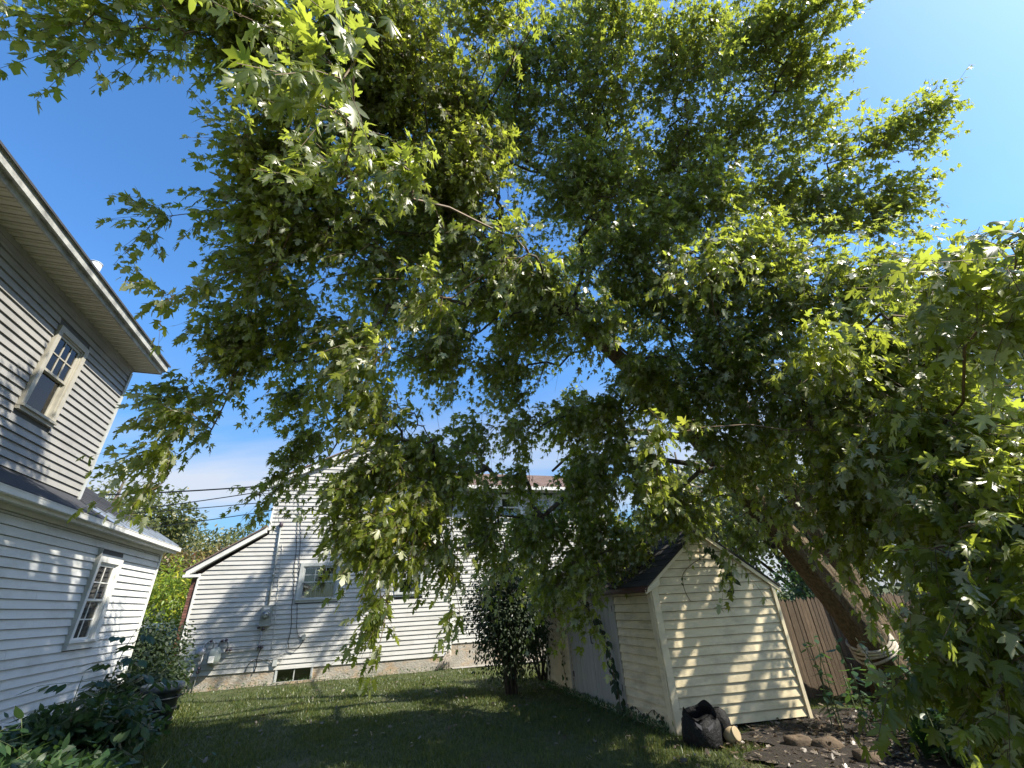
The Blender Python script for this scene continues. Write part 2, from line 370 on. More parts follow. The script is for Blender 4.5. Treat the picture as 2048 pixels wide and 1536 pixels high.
def wall(fr, poly, th, mat, parent, holes=(), name='wall'):
    zs = sorted(set([p[1] for p in poly] + [h[2] for h in holes] + [h[3] for h in holes]))
    mb = MB()
    for z0, z1 in zip(zs[:-1], zs[1:]):
        if z1 - z0 < .002: continue
        A = crossings(poly, z0 + .0005); B = crossings(poly, z1 - .0005)
        for a, b in zip(A, B):
            hs = [(h[0], h[1]) for h in holes if h[2] < (z0 + z1) / 2 < h[3]]
            for q in cut((a[0], b[0], a[1], b[1]), hs):
                fr.quad8(mb, (q[0], q[2], z0, z1), (q[1], q[3], z0, z1), -th, 0)
    return mb.obj(name, mat, parent)

def window(fr, parent, u0, u1, z0, z1, trim=.09, proud=.045, tmat='trim_white', cols=3, rows=2, lower_rows=0, screen=False, upper='curtain_dark', lower='curtain_dark', glassU='glass', label=None, slider=False):
    """double-hung window: outer casing, sill, two sashes with panes and muntins, cloth behind, dark reveal"""
    T = MT[tmat]
    mb = MB(); pr = proud
    fr.box(mb, u0 - trim, u0, z0 - trim, z1 + trim, 0, pr); fr.box(mb, u1, u1 + trim, z0 - trim, z1 + trim, 0, pr)
    fr.box(mb, u0, u1, z1, z1 + trim, 0, pr); fr.box(mb, u0, u1, z0 - trim, z0, 0, pr)
    # inner stepped lip
    k = .022
    fr.box(mb, u0, u0 + k, z0, z1, -.06, pr * .55); fr.box(mb, u1 - k, u1, z0, z1, -.06, pr * .55)
    fr.box(mb, u0 + k, u1 - k, z1 - k, z1, -.06, pr * .55)
    W = mb.obj('window', T, parent, label=label)
    mb = MB(); fr.box(mb, u0 - trim * 1.05, u1 + trim * 1.05, z0 - .032, z0 + .002, -.05, pr + .03); mb.obj('sill', T, W)
    a, b = u0 + k, u1 - k; zm = (z0 + z1) / 2
    def sash(za, zb, dep, nc, nr, cloth, gm):
        s = .034
        m = MB()
        fr.box(m, a, a + s, za, zb, dep - .03, dep); fr.box(m, b - s, b, za, zb, dep - .03, dep)
        fr.box(m, a + s, b - s, zb - s, zb, dep - .03, dep); fr.box(m, a + s, b - s, za, za + s, dep - .03, dep)
        m.obj('sash', T, W)
        ia, ib, ja, jb = a + s, b - s, za + s, zb - s
        for i in range(nc):
            for j in range(nr):
                m = MB(); fr.box(m, ia + (ib - ia) * i / nc, ia + (ib - ia) * (i + 1) / nc, ja + (jb - ja) * j / nr, ja + (jb - ja) * (j + 1) / nr, dep - .018, dep - .014)
                m.obj('pane', MT[gm], W)
        mt_ = .009
        for i in range(1, nc):
            u = ia + (ib - ia) * i / nc; m = MB(); fr.box(m, u - mt_, u + mt_, ja, jb, dep - .013, dep - .004); m.obj('muntin', T, W)
        for j in range(1, nr):
            z = ja + (jb - ja) * j / nr
            m = MB(); fr.box(m, ia, ib, z - mt_, z + mt_, dep - .0125, dep - .002); m.obj('muntin', T, W)
        m = MB(); N_ = 14
        vs = []; fs = []
        for i in range(N_ * 2 + 1):
            u = ia + (ib - ia) * i / (N_ * 2); d = -.10 + .012 * (1 if i % 2 else -1) * (0.6 + .4 * sin(i * 1.7))
            vs += [fr.p(u, ja - .04, d), fr.p(u, jb + .04, d)]
        for i in range(N_ * 2): fs.append((2 * i, 2 * i + 2, 2 * i + 3, 2 * i + 1))
        m.add(vs, fs); m.obj('curtain', MT[cloth], W)
    if slider:
        um = (u0 + u1) / 2
        for x0, x1 in ((a, um - .012), (um + .012, b)):
            m = MB(); fr.box(m, x0, x1, z0 + .02, z1 - k, -.03, -.026); m.obj('pane', MT['glass'], W)
        m = MB(); fr.box(m, um - .012, um + .012, z0, z1 - k, -.05, .0); m.obj('muntin', T, W)
    else:
        sash(zm - .01, z1 - k, .012, cols, rows, upper, glassU)
        sash(z0, zm + .018, -.022, cols if lower_rows else 1, lower_rows or 1, lower, 'glass')
        if screen:
            m = MB(); fr.box(m, a, b, z0 + .01, zm, .016, .018); m.obj('insect_screen', MT['screen'], W)
    # dark reveal box behind the opening
    m = MB()
    d0, d1 = -.45, -.121
    fr.box(m, u0 - .1, u1 + .1, z0 - .1, z1 + .1, d0 - .02, d0)
    fr.box(m, u0 - .12, u0 - .1, z0 - .1, z1 + .1, d0, d1); fr.box(m, u1 + .1, u1 + .12, z0 - .1, z1 + .1, d0, d1)
    fr.box(m, u0 - .1, u1 + .1, z0 - .12, z0 - .1, d0, d1); fr.box(m, u0 - .1, u1 + .1, z1 + .1, z1 + .12, d0, d1)
    m.obj('reveal', MT['dark_in'], W)
    return W

# ------------------------------------------------------------------ ground
def sheet(name, pts, z, mat, **kw):
    mb = MB(); mb.add([(x, y, z) for x, y in pts], [tuple(range(len(pts)))]); return mb.obj(name, mat, **kw)
def lawn_mesh():
    vs = []; fs = []
    xs = np.concatenate([[-300, -80, -30], np.linspace(-14, 14, 113), [30, 80, 300]]); ys = np.concatenate([[-100, -30, -8], np.linspace(-4, 18, 89), [30, 80, 400]])
    for y in ys:
        for x in xs:
            b = .012 * sin(x * 1.3 + .7) * cos(y * 1.1) + .008 * sin(x * 3.1 + y * 2.3) + .006 * sin(x * 7.7 - y * 5.9)
            vs.append((x, y, b - .004 if abs(x) < 14.1 and -4.1 < y < 18.1 else 0))
    n = len(xs)
    for j in range(len(ys) - 1):
        for i in range(n - 1): a = j * n + i; fs.append((a, a + 1, a + n + 1, a + n))
    mb = MB(); mb.add(vs, fs, True); return mb
lawn_mesh().obj('ground', MT['lawn'], kind='structure')
def ragged(cx, cy, rx, ry, n=60, s=0):
    r_ = random.Random(s); out_ = []
    ph = [r_.uniform(0, 6) for _ in range(4)]
    for i in range(n):
        t = 2 * pi * i / n; k = 1 + r_.uniform(-.025, .025) + .12 * sin(3 * t + ph[0]) + .07 * sin(7 * t + ph[1]) + .05 * sin(13 * t + ph[2]) + .03 * sin(23 * t + ph[3])
        out_.append((cx + rx * k * cos(t), cy + ry * k * sin(t)))
    return out_
sheet('bare_soil', ragged(5.6, 5.7, 3.2, 2.2, n=240, s=1), .026, MT['soil'], kind='structure')

# ------------------------------------------------------------------ middle house
HF = Frame((-2.295, 14.607), 72.5)          # n points towards the yard
house = empty('siding_house', HF.p(-2.6, 0, 0), "pale grey two storey house with sunlit lap siding facing across the lawn", "house")
L0, PK, R1 = -6.86, -2.66, 5.75
polyA = [(L0, .33), (.07, .33), (.07, 5.23), (PK, 6.60), (-5.37, 5.23), (-5.37, 3.74), (L0, 2.72)]
polyB = [(.07, .62), (R1, .62), (R1, 5.12), (.07, 5.12)]
wins = [(-4.27, -3.32, 1.98, 2.84), (-1.56, -.90, 2.02, 2.80)]
winsB = [(1.75, 2.45, 4.25, 4.95), (2.95, 3.65, 4.25, 4.95)]
wA = wall(HF, polyA, .12, MT['sheath'], house, holes=wins)
siding(HF, polyA, .33, 6.58, .118, MT['side_grey'], wA, holes=[(a - .09, b + .09, c - .09, d + .09) for a, b, c, d in wins])
wB = wall(HF, polyB, .12, MT['sheath'], house, holes=winsB)
siding(HF, polyB, .62, 5.12, .118, MT['side_grey'], wB, holes=[(a - .09, b + .09, c - .09, d + .09) for a, b, c, d in winsB])
window(HF, house, *wins[0], tmat='trim_grey', cols=3, rows=2, upper='curtain_dark', lower='curtain', label="wider window nearer the electric meter")
window(HF, house, *wins[1], tmat='trim_grey', cols=3, rows=2, upper='curtain_dark', lower='curtain_dark', label="narrow window behind the hanging leaves")
for q in winsB: window(HF, house, *q, tmat='trim_white', cols=2, rows=1)
# foundation with basement opening
fw = [(-4.52, -3.66, .05, .34)]
wall(HF, [(-7.0, -.3), (.07, -.3), (.07, .325), (-7.0, .325)], .1, MT['concrete'], house, holes=fw, name='foundation')
wall(HF, [(.072, -.3), (R1, -.3), (R1, .615), (.072, .615)], .1, MT['concrete'], house, name='foundation')
bw = window(HF, house, *fw[0], trim=.03, proud=.02, tmat='trim_grey', slider=True, label="low two pane basement window")
mb = MB(); HF.box(mb, -4.75, -3.2, .0, .052, .001, .09); mb.obj('sill_ledge', MT['concrete'], house)
# corner boards
for u, za, zb, w_ in ((L0 - .02, .33, 2.72, .05), (.07, .33, 5.15, .055), (R1, .62, 5.1, .08)):
    mb = MB(); HF.box(mb, u - w_ / 2, u + w_ / 2, za, zb, .001, .034); mb.obj('corner_board', MT['trim_white'], house)
mb = MB(); HF.box(mb, -5.42, -5.37, 3.86, 5.23, -.4, .034); mb.obj('corner_board', MT['trim_white'], house)
# brick return beyond the left corner
mb = MB(); HF.box(mb, -7.04, -6.90, 0, 2.62, -.2, -.012); bk = mb.obj('brick_pier', MT['mortar'], house)
z = .01; r_ = 0
while z < 2.56:
    us = [(-7.042, -6.898)] if r_ % 2 else [(-7.042, -6.985), (-6.975, -6.898)]
    for a, b in us:
        mb = MB(); HF.box(mb, a, b, z, z + .057, -.1, .0 + random.uniform(-.004, .004)); mb.obj('brick', MT['brick'], bk)
    z += .068; r_ += 1
# rake boards, soffits and roof planes
def rake(u0, z0, u1, z1, w_=.17, name='rake_board', d1=.30):
    mb = MB()
    P = [HF.p(u0, z0 - w_, -.05), HF.p(u1, z1 - w_, -.05), HF.p(u1, z1 - w_, d1), HF.p(u0, z0 - w_, d1), HF.p(u0, z0, -.05), HF.p(u1, z1, -.05), HF.p(u1, z1, d1), HF.p(u0, z0, d1)]
    mb.hexa(P); mb.obj(name, MT['trim_white'], house)
rake(-7.19, 2.80, -5.44, 3.93, .15, d1=.12); rake(-5.66, 5.24, PK, 6.80, .16, d1=.14); rake(PK, 6.80, .34, 5.24, .16, d1=.14)
mb = MB(); HF.box(mb, -7.24, -6.87, 2.63, 2.70, -.3, .13); mb.obj('eave_return', MT['trim_white'], house)
def roof_slab(u0, z0, u1, z1, d0, d1, th, mat, name='roof'):
    mb = MB()
    mb.hexa([HF.p(u0, z0, d0), HF.p(u1, z1, d0), HF.p(u1, z1, d1), HF.p(u0, z0, d1), HF.p(u0, z0 + th, d0), HF.p(u1, z1 + th, d0), HF.p(u1, z1 + th, d1), HF.p(u0, z0 + th, d1)])
    return mb.obj(name, mat, house)
roof_slab(-7.26, 2.765, -5.44, 3.94, -7, .16, .035, MT['shingle_brown'])
roof_slab(-5.72, 5.225, PK, 6.81, -7, .18, .035, MT['shingle_brown']); roof_slab(PK, 6.81, .40, 5.225, -7, .18, .035, MT['shingle_brown'])
# side walls and back so the body is closed
mb = MB(); HF.box(mb, -5.37, -5.25, 3.5, 5.25, -7, -.12); mb.obj('side_wall', MT['side_grey'], house)
mb = MB(); HF.box(mb, -6.95, -6.86, 0, 2.7, -7, -.21); mb.obj('side_wall', MT['brick'], house)
mb = MB(); HF.box(mb, R1 - .12, R1, -.2, 5.12, -7, -.12); mb.obj('side_wall', MT['side_grey'], house)
mb = MB(); HF.box(mb, -6.86, R1, -.2, 5.12, -7.1, -7); mb.obj('back_wall', MT['side_grey'], house)
# right wing roof: slope facing the yard, with gutter
def wroof(z0, z1, d0, d1, th):
    mb = MB(); a, b = .2, R1 + .3
    mb.hexa([HF.p(a, z1, d1), HF.p(b, z1, d1), HF.p(b, z0, d0), HF.p(a, z0, d0), HF.p(a, z1 + th, d1), HF.p(b, z1 + th, d1), HF.p(b, z0 + th, d0), HF.p(a, z0 + th, d0)])
    return mb
wr = wroof(5.24, 6.92, .42, -4.1, .03).obj('roof', MT['shingle_brown'], house)
wroof(5.24, 6.92, -8.4, -4.1, .03).obj('roof', MT['shingle_brown'], house)
# shingle courses as real laps
mb = MB(); n_ = 34
for i in range(n_):
    t0, t1 = i / n_, (i + 1) / n_
    u = .2 + (random.random() * .3)
    us = [.2]
    while u < R1 + .25: us.append(u); u += .30
    us.append(R1 + .3)
    for a, b in zip(us[:-1], us[1:]):
        h = .008 + random.uniform(0, .004)
        D0 = .42 - 4.52 * t0; D1 = .42 - 4.52 * t1; Z0 = 5.271 + 1.68 * t0; Z1 = 5.271 + 1.68 * t1
        mb.hexa([HF.p(a + .003, Z1, D1), HF.p(b - .003, Z1, D1), HF.p(b - .003, Z0, D0), HF.p(a + .003, Z0, D0), HF.p(a + .003, Z1 + .002, D1), HF.p(b - .003, Z1 + .002, D1), HF.p(b - .003, Z0 + h, D0), HF.p(a + .003, Z0 + h, D0)])
mb.obj('shingles', MT['shingle_brown'], house, kind='stuff')
mb = MB(); HF.box(mb, .2, R1 + .3, 5.13, 5.24, .40, .50); mb.obj('gutter', MT['trim_white'], house)
mb = MB(); HF.box(mb, .14, R1 + .28, 5.12, 5.14, -.12, .40); mb.obj('soffit', MT['trim_grey'], house)
sheet('concrete_strip', [(HF.p(.1, 0, .35).x, HF.p(.1, 0, .35).y), (HF.p(5.6, 0, .5).x, HF.p(5.6, 0, .5).y), (HF.p(5.6, 0, 0).x, HF.p(5.6, 0, 0).y), (HF.p(.1, 0, 0).x, HF.p(.1, 0, 0).y)], .03, MT['path'], kind='structure')

# electric meter with conduit
em = empty('electric_meter', HF.p(-5.02, 1.3, .03), "grey electric meter box with round glass dial and riser conduit on house siding", "electric meter")
mb = MB(); HF.box(mb, -5.15, -4.88, 1.36, 1.86, .022, .14); mb.obj('meter_box', MT['meter_grey'], em)
mb = MB(); mb.lathe(HF.p(-5.015, 1.63, .14), [(.10, 0), (.10, .03), (.09, .035)], 24, axis=HF.n); mb.obj('meter_ring', MT['pipe'], em)
mb = MB(); mb.lathe(HF.p(-5.015, 1.63, .176), [(.075, 0), (.075, .004)], 24, axis=HF.n); face = mb.obj('dial', MT['label'], em)
mb = MB(); HF.box(mb, -5.06, -4.97, 1.615, 1.65, .181, .184); mb.obj('display', MT['cable'], face)
mb = MB(); mb.lathe(HF.p(-5.015, 1.63, .175), [(.085, 0), (.085, .05), (.07, .08), (.03, .09)], 24, axis=HF.n); mb.obj('glass_cover', MT['glass_lens'], em)
mb = MB(); HF.box(mb, -5.09, -4.94, 1.765, 1.81, .141, .144); mb.obj('tag', MT['label'], em)
mb = MB(); mb.tube([HF.p(-5.02, 1.86, .06), HF.p(-5.03, 2.4, .06), HF.p(-5.06, 3.2, .055), HF.p(-5.09, 3.95, .055)], .026, 10); mb.tube([HF.p(-5.04, 2.6, .056), HF.p(-5.045, 2.68, .056)], .036, 10); mb.obj('conduit', MT['meter_grey'], em)
mb = MB(); mb.lathe(HF.p(-5.09, 3.93, .055), [(.03, 0), (.055, .04), (.05, .13), (.01, .16)], 12); mb.obj('weatherhead', MT['fitting'], em)
mb = MB(); mb.tube([HF.p(-5.05, 1.36, .06), HF.p(-5.05, 1.1, .055), HF.p(-5.07, .86, .05), HF.p(-5.07, .78, .05)], .017, 8); mb.obj('lower_conduit', MT['pipe'], em)
for a, b in ((-5.02, 1.3), (-5.14, 1.34)):
    mb = MB(); mb.lathe(HF.p(a, b, .05), [(.035, 0), (.035, .08)], 10, axis=HF.n); mb.obj('fitting', MT['fitting'], em)
# cable from the weatherhead up to the service wires
# gas meter
gm = empty('gas_meter', HF.p(-6.1, .7, .1), "grey gas meter with looping pipes and regulator on lower left of house siding", "gas meter")
mb = MB(); mb.tube([HF.p(-6.05, .93, .14), HF.p(-6.03, .86, .14), HF.p(-6.02, .72, .14), HF.p(-6.04, .60, .14), HF.p(-6.06, .55, .14)], [.09, .14, .155, .13, .07], 16); mb.obj('meter_body', MT['gasmeter'], gm)
mb = MB(); HF.box(mb, -6.10, -5.98, .62, .76, .285, .30); mb.obj('index_plate', MT['label'], gm)
mb = MB(); mb.lathe(HF.p(-6.36, .86, .12), [(.04, 0), (.11, .02), (.115, .05), (.04, .08)], 16, axis=HF.n + Vector((0, 0, .3))); mb.obj('regulator', MT['pipe'], gm)
mb = MB()
mb.tube([HF.p(-6.37, -.02, .09), HF.p(-6.33, .3, .09), HF.p(-6.31, .55, .09), HF.p(-6.3, .84, .1)], .02, 8); mb.obj('riser_pipe', MT['pipe'], gm)
mb = MB(); mb.tube([HF.p(-6.3, .84, .12), HF.p(-6.29, 1.02, .12), HF.p(-6.22, 1.09, .12), HF.p(-6.14, 1.09, .12), HF.p(-6.1, 1.04, .12), HF.p(-6.1, .92, .13)], .018, 8)
mb.tube([HF.p(-5.98, .92, .13), HF.p(-5.97, 1.07, .12), HF.p(-5.86, 1.09, .12), HF.p(-5.78, 1.05, .11), HF.p(-5.77, .86, .10)], .018, 8); mb.obj('loop_pipe', MT['pipe'], gm)
mb = MB(); mb.tube([HF.p(-5.78, .86, .10), HF.p(-5.4, .87, .08), HF.p(-5.02, .885, .06)], .016, 8); mb.obj('house_pipe', MT['pipe'], gm)
for a, b in ((-5.78, .86), (-5.7, .862), (-5.84, 1.09), (-5.93, 1.08), (-6.18, 1.09), (-6.31, .5), (-6.32, .42), (-5.03, .885), (-4.96, .87)):
    mb = MB(); mb.lathe(HF.p(a, b, .055), [(.026, 0), (.034, .02), (.034, .07), (.022, .10)], 10, axis=HF.n); mb.obj('pipe_fitting', MT['fitting'], gm)
# cables on the facade
def cable(pts, r, mat, label, grp=None, nm='cable'):
    mb = MB(); mb.tube([HF.p(*p) for p in pts], r, 5); o = mb.obj(nm, MT[mat]); props(o, label, 'cable', grp); return o
def wig(u0, z0, u1, z1, n=16, a=.015, d=.035, s=0):
    r2 = random.Random(s); return [(u0 + (u1 - u0) * i / n + r2.uniform(-a, a), z0 + (z1 - z0) * i / n, d) for i in range(n + 1)]
cable(wig(-4.72, 4.7, -4.33, 1.15, s=1) + [(-4.36, .95, .04), (-4.3, .78, .06), (-4.16, .74, .06), (-4.02, .86, .05), (-3.98, 1.0, .035)], .008, 'cable', "black cable dropping down the siding and looping near a small box")
cable(wig(-4.62, 4.6, -4.22, 1.3, s=2) + [(-4.14, 1.1, .035), (-4.05, 1.02, .035)], .007, 'cable', "thin dark cable beside the looping black cable on siding")
cable(wig(-4.95, 3.45, -4.72, .75, s=3), .007, 'cable_white', "thin white cable running down the siding right of meter")
cable([(-5.0, .86, .05), (-5.04, .6, .05), (-5.02, .45, .05), (-5.05, .3, .04)], .011, 'cable', "short black cable below the meter pipe elbow")
cable([(-4.9, .58, .04), (-5.1, .6, .05), (-5.22, .5, .05), (-5.26, .34, .03)], .009, 'cable', "black cable curving down left to the foundation")
cable([(-4.86, .6, .04), (-4.7, .56, .06), (-4.5, .62, .06), (-4.4, .58, .05), (-4.5, .46, .05), (-4.68, .5, .05), (-4.8, .64, .05), (-4.55, .66, .05), (-4.42, .68, .04)], .008, 'cable_white', "pale tangled cable bundle above the basement window")
jb = MB(); HF.box(jb, -4.02, -3.93, .98, 1.1, .022, .07); HF.box(jb, -3.99, -3.96, 1.1, 1.12, .03, .06); props(jb.obj('junction_box', MT['meter_grey']), "small grey junction box on siding left of the basement window end", 'junction box')
jb = MB(); HF.box(jb, -4.64, -4.54, .42, .56, .022, .08); HF.box(jb, -4.61, -4.57, .40, .42, .03, .06); props(jb.obj('junction_box', MT['trim_grey']), "small pale terminal box above the basement window's left end", 'junction box')
# bundle of dry stalks at the corner board
mb = MB()
for i in range(26):
    u = .02 + random.uniform(-.05, .08); b = -.25 + random.uniform(-.12, .3)
    mb.tube([HF.p(b, .0 + random.uniform(0, .1), .12 + random.uniform(0, .2)), HF.p((u + b) / 2 - .02, .22, .12), HF.p(u, .35 + random.uniform(0, .15), .06)], .008, 4)
props(mb.obj('dry_stalks', MT['drystalk']), "bundle of dry grey stalks against the foundation at the corner board", 'dry stalks')

# overhead wires
def wire(p0, p1, sag, r, label):
    p0, p1 = Vector(p0), Vector(p1)
    mb = MB(); pts = []
    for i in range(41):
        t = i / 40; q = p0.lerp(p1, t); q.z -= sag * 4 * t * (1 - t); pts.append(q)
    mb.tube(pts, r, 6); o = mb.obj('overhead_wire', MT['cable']); props(o, label, 'wire', 'service wires to the pale grey house')
def azp(az_, el, hd): a = radians(az_); return (hd * sin(a), hd * cos(a), 1.6 + hd * math.tan(radians(el)))
wtop = HF.p(-5.05, 5.0, .1); 
wire(azp(-62, 8.6, 24), azp(-27.2, 14.0, 15.4), .25, .022, "thickest and uppermost of the wires reaching the pale house")
wire(azp(-60, 6.6, 24), azp(-30.3, 13.0, 15.0), .3, .014, "second wire from the top reaching the pale house")
wire(azp(-60, 6.4, 24), azp(-30.0, 11.7, 15.0), .1, .012, "third wire from the top reaching the pale house")
wire(azp(-60, 4.6, 24), azp(-29.6, 10.8, 15.0), .2, .012, "lowest wire reaching the pale house beside the weatherhead")

# ------------------------------------------------------------------ left house
NW = Vector((cos(radians(19.5)), sin(radians(19.5)), 0))        # outward, to the right
VW = Vector((-sin(radians(19.5)), cos(radians(19.5)), 0))
def LF(dist):
    f = Frame((0, 0), -19.5); f.o = NW * (-dist); f.n = NW.copy(); return f
LL, LU = LF(4.1), LF(4.5)
lh = empty('two_storey_house', LL.p(6, 0, -2), "grey sided two storey house at left with deep soffit and lower white wing", "house")
V0, V1 = -1.5, 11.62
winL = (9.24, 9.86, 1.40, 2.52)
polyL = [(V0, .26), (V1, .26), (V1, 2.93), (V0, 2.93)]
wl = wall(LL, polyL, .12, MT['sheath'], lh, holes=[winL])
siding(LL, polyL, .26, 2.87, .112, MT['side_white'], wl, holes=[(winL[0] - .13, winL[1] + .13, winL[2] - .11, winL[3] + .13)])
window(LL, lh, *winL, trim=.12, proud=.05, tmat='trim_white', cols=2, rows=2, lower_rows=2, upper='curtain_dark', lower='curtain_dark', label="tall narrow window in the white lower wall")
mb = MB(); LL.box(mb, winL[0] - .135, winL[0] - .122, 1.28, 2.72, 0, .075); mb.obj('trim_strip', MT['trim_grey'], lh)
wall(LL, [(V0, -.3), (V1, -.3), (V1, .255), (V0, .255)], .14, MT['concrete'], lh, name='foundation')
mb = MB(); LL.box(mb, V1 - .05, V1 + .012, .26, 2.9, .001, .034); mb.obj('corner_board', MT['trim_white'], lh)
mb = MB(); LL.box(mb, 9.20, 9.42, .40, .56, .001, .035)
for i in range(5): LL.box(mb, 9.215, 9.405, .415 + i * .028, .43 + i * .028, .035, .044)
mb.obj('wall_vent', MT['trim_grey'], lh)
# lower eave: soffit, fascia, gutter
mb = MB(); LL.box(mb, V0, V1 + .12, 2.93, 2.945, -.12, .22); mb.obj('soffit', MT['trim_white'], lh)
mb = MB(); LL.box(mb, V0, V1 + .14, 2.90, 3.008, .20, .225); mb.obj('fascia', MT['trim_white'], lh)
mb = MB(); LL.box(mb, V0, V1 + .14, 2.945, 3.01, .225, .30); LL.box(mb, V0, V1 + .14, 3.01, 3.02, .285, .305); mb.obj('gutter', MT['trim_white'], lh)
mb = MB(); LL.box(mb, V0, V1 + .02, 2.87, 2.93, .001, .03); mb.obj('frieze_board', MT['trim_white'], lh)
SL = .61; dE = .27; zE = 3.02
def lroof(mb, v0, v1, a, b, lift0, lift1, th):   # a,b: distance up-slope (horizontal) from the eave
    P = []
    for v, q in ((v0, a), (v1, a), (v1, b), (v0, b)): P.append(LL.p(v, zE + SL * q + (lift0 if q == a else lift1), dE - q))
    Q = [p + Vector((0, 0, th)) for p in P]; mb.hexa([P[1], P[0], P[3], P[2], Q[1], Q[0], Q[3], Q[2]])
VR = 11.60
mb = MB(); lroof(mb, V0, VR, 0, 2.6, 0, 0, .02); lrf = mb.obj('roof', MT['sheath_dark'], lh)
v = 8.66
while v < VR - .02:
    v2 = min(v + .36, VR); mb = MB(); lroof(mb, v + .004, v2 - .004, -.02, .46, .021, .021, .004)
    lroof(mb, v2 - .03, v2 - .004, -.02, .46, .026, .026, .022); mb.obj('metal_panel', MT['metal_sheet'], lrf); v = v2
k = 0; q = .44
while q < 2.55:
    v = 8.66 + (k % 2) * .16
    while v < VR:
        v2 = min(v + .32, VR + .03); mb = MB(); lroof(mb, v + .003, v2 - .003, q, q + .13, .030 + random.uniform(0, .005), .021, .004); mb.obj('shingle', MT['shingle_dark'], lrf); v = v2
    q += .125; k += 1
mb = MB(); lroof(mb, V0, 8.65, -.02, .80, .021, .021, .006); mb.obj('flashing', MT['shingle_dark'], lrf)
mb = MB()   # gable end under the lower roof
GE = [(0, 2.95), (2.6, 2.95), (2.6, 2.95 + 1.75), (.22, 3.05)]
P0 = [LL.p(V1 - .12, z_, -x_) for x_, z_ in [(.12, 2.93), (2.3, 2.93), (2.3, 4.4), (.12, 3.18)]]; P1 = [p + VW * .12 for p in P0]
mb.add(P0 + P1, [(0, 1, 2, 3), (7, 6, 5, 4), (0, 4, 5, 1), (1, 5, 6, 2), (2, 6, 7, 3), (3, 7, 4, 0)]); mb.obj('gable_wall', MT['side_white'], lh)
mb = MB(); E0 = LL.p(V1 - .12, -.2, -.12); 
f2 = Frame((LL.p(V1, 0, 0).x, LL.p(V1, 0, 0).y), 70.5, -1); f2.n = VW.copy(); f2.e = -NW
f2.box(mb, .12, 8, -.2, 2.93, -.12, 0); mb.obj('end_wall', MT['side_white'], lh)
# upper storey
winU = (6.84, 7.42, 4.24, 5.40)
U0, U1 = 2.0, 8.84; ZT = 5.90
polyU = [(U0, 3.30), (U1, 3.30), (U1, ZT - .1), (U0, ZT - .1)]
wu = wall(LU, [(U0, 3.30), (U1, 3.30), (U1, ZT), (U0, ZT)], .12, MT['sheath'], lh, holes=[winU])
siding(LU, polyU, 3.36, ZT - .10, .106, MT['side_taupe'], wu, holes=[(winU[0] - .10, winU[1] + .10, winU[2] - .10, winU[3] + .12)])
window(LU, lh, *winU, trim=.08, proud=.05, tmat='casing', cols=3, rows=2, upper='sash_backing', glassU='glass', lower='curtain_dark', lower_rows=0, screen=False, label="upstairs window with pale bluish top sash")
mb = MB(); LU.box(mb, U1 - .05, U1 + .012, 3.30, ZT - .12, .001, .034); mb.obj('corner_board', MT['trim_grey'], lh)
mb = MB(); LU.box(mb, U0, U1, ZT - .10, ZT - .02, 0, .03); LU.box(mb, U0, U1, ZT - .15, ZT - .1, 0, .018); mb.obj('frieze_board', MT['side_taupe'], lh)
mb = MB(); fu = Frame((0, 0), 70.5); fu.o = LU.p(U1, 0, 0); fu.e = -NW; fu.n = VW.copy()
fu.box(mb, .12, 7, 3.2, ZT, -.12, 0); mb.obj('end_wall', MT['side_taupe'], lh)
# ribbed soffit panels, one by one
v = 2.6
while v < 8.86:
    mb = MB(); LU.box(mb, v, v + .118, ZT - .022, ZT - .004, .0, .415); LU.box(mb, v + .04, v + .078, ZT - .032, ZT - .022, .0, .415); mb.obj('soffit_panel', MT['soffit'], lh)
    v += .135
LU.box(mb := MB(), 2.0, 8.90, ZT - .002, ZT + .012, 0, .415); mb.obj('soffit_backing', MT['sheath_dark'], lh)
mb = MB(); LU.box(mb, 2.0, 8.93, ZT - .04, ZT + .13, .415, .44); mb.obj('fascia', MT['fascia'], lh)
mb = MB(); LU.box(mb, 2.0, 8.94, ZT + .03, ZT + .15, .44, .50); LU.box(mb, 2.0, 8.94, ZT + .15, ZT + .165, .49, .52); mb.obj('gutter', MT['fascia'], lh)
mb = MB(); LU.box(mb, 8.90, 8.93, ZT - .04, ZT + .14, -.3, .415); mb.obj('fascia', MT['fascia'], lh)
mb = MB()
P = [LU.p(2.0, ZT + .14, .53), LU.p(8.96, ZT + .14, .53), LU.p(8.96, ZT + 2.6, -4.4), LU.p(2.0, ZT + 2.6, -4.4)]
Q = [p + Vector((0, 0, .03)) for p in P]; mb.hexa([P[1], P[0], P[3], P[2], Q[1], Q[0], Q[3], Q[2]]); mb.obj('roof', MT['shingle_dark'], lh)
vp = LU.p(6.75, 0, .06)
mb = MB(); mb.tube([(vp.x, vp.y, ZT + .30), (vp.x, vp.y, ZT + .74), ], .075, 16); mb.tube([(vp.x, vp.y, ZT + .74), (vp.x, vp.y, ZT + .75)], .082, 16); mb.obj('vent_pipe', MT['vent_pipe'], lh)

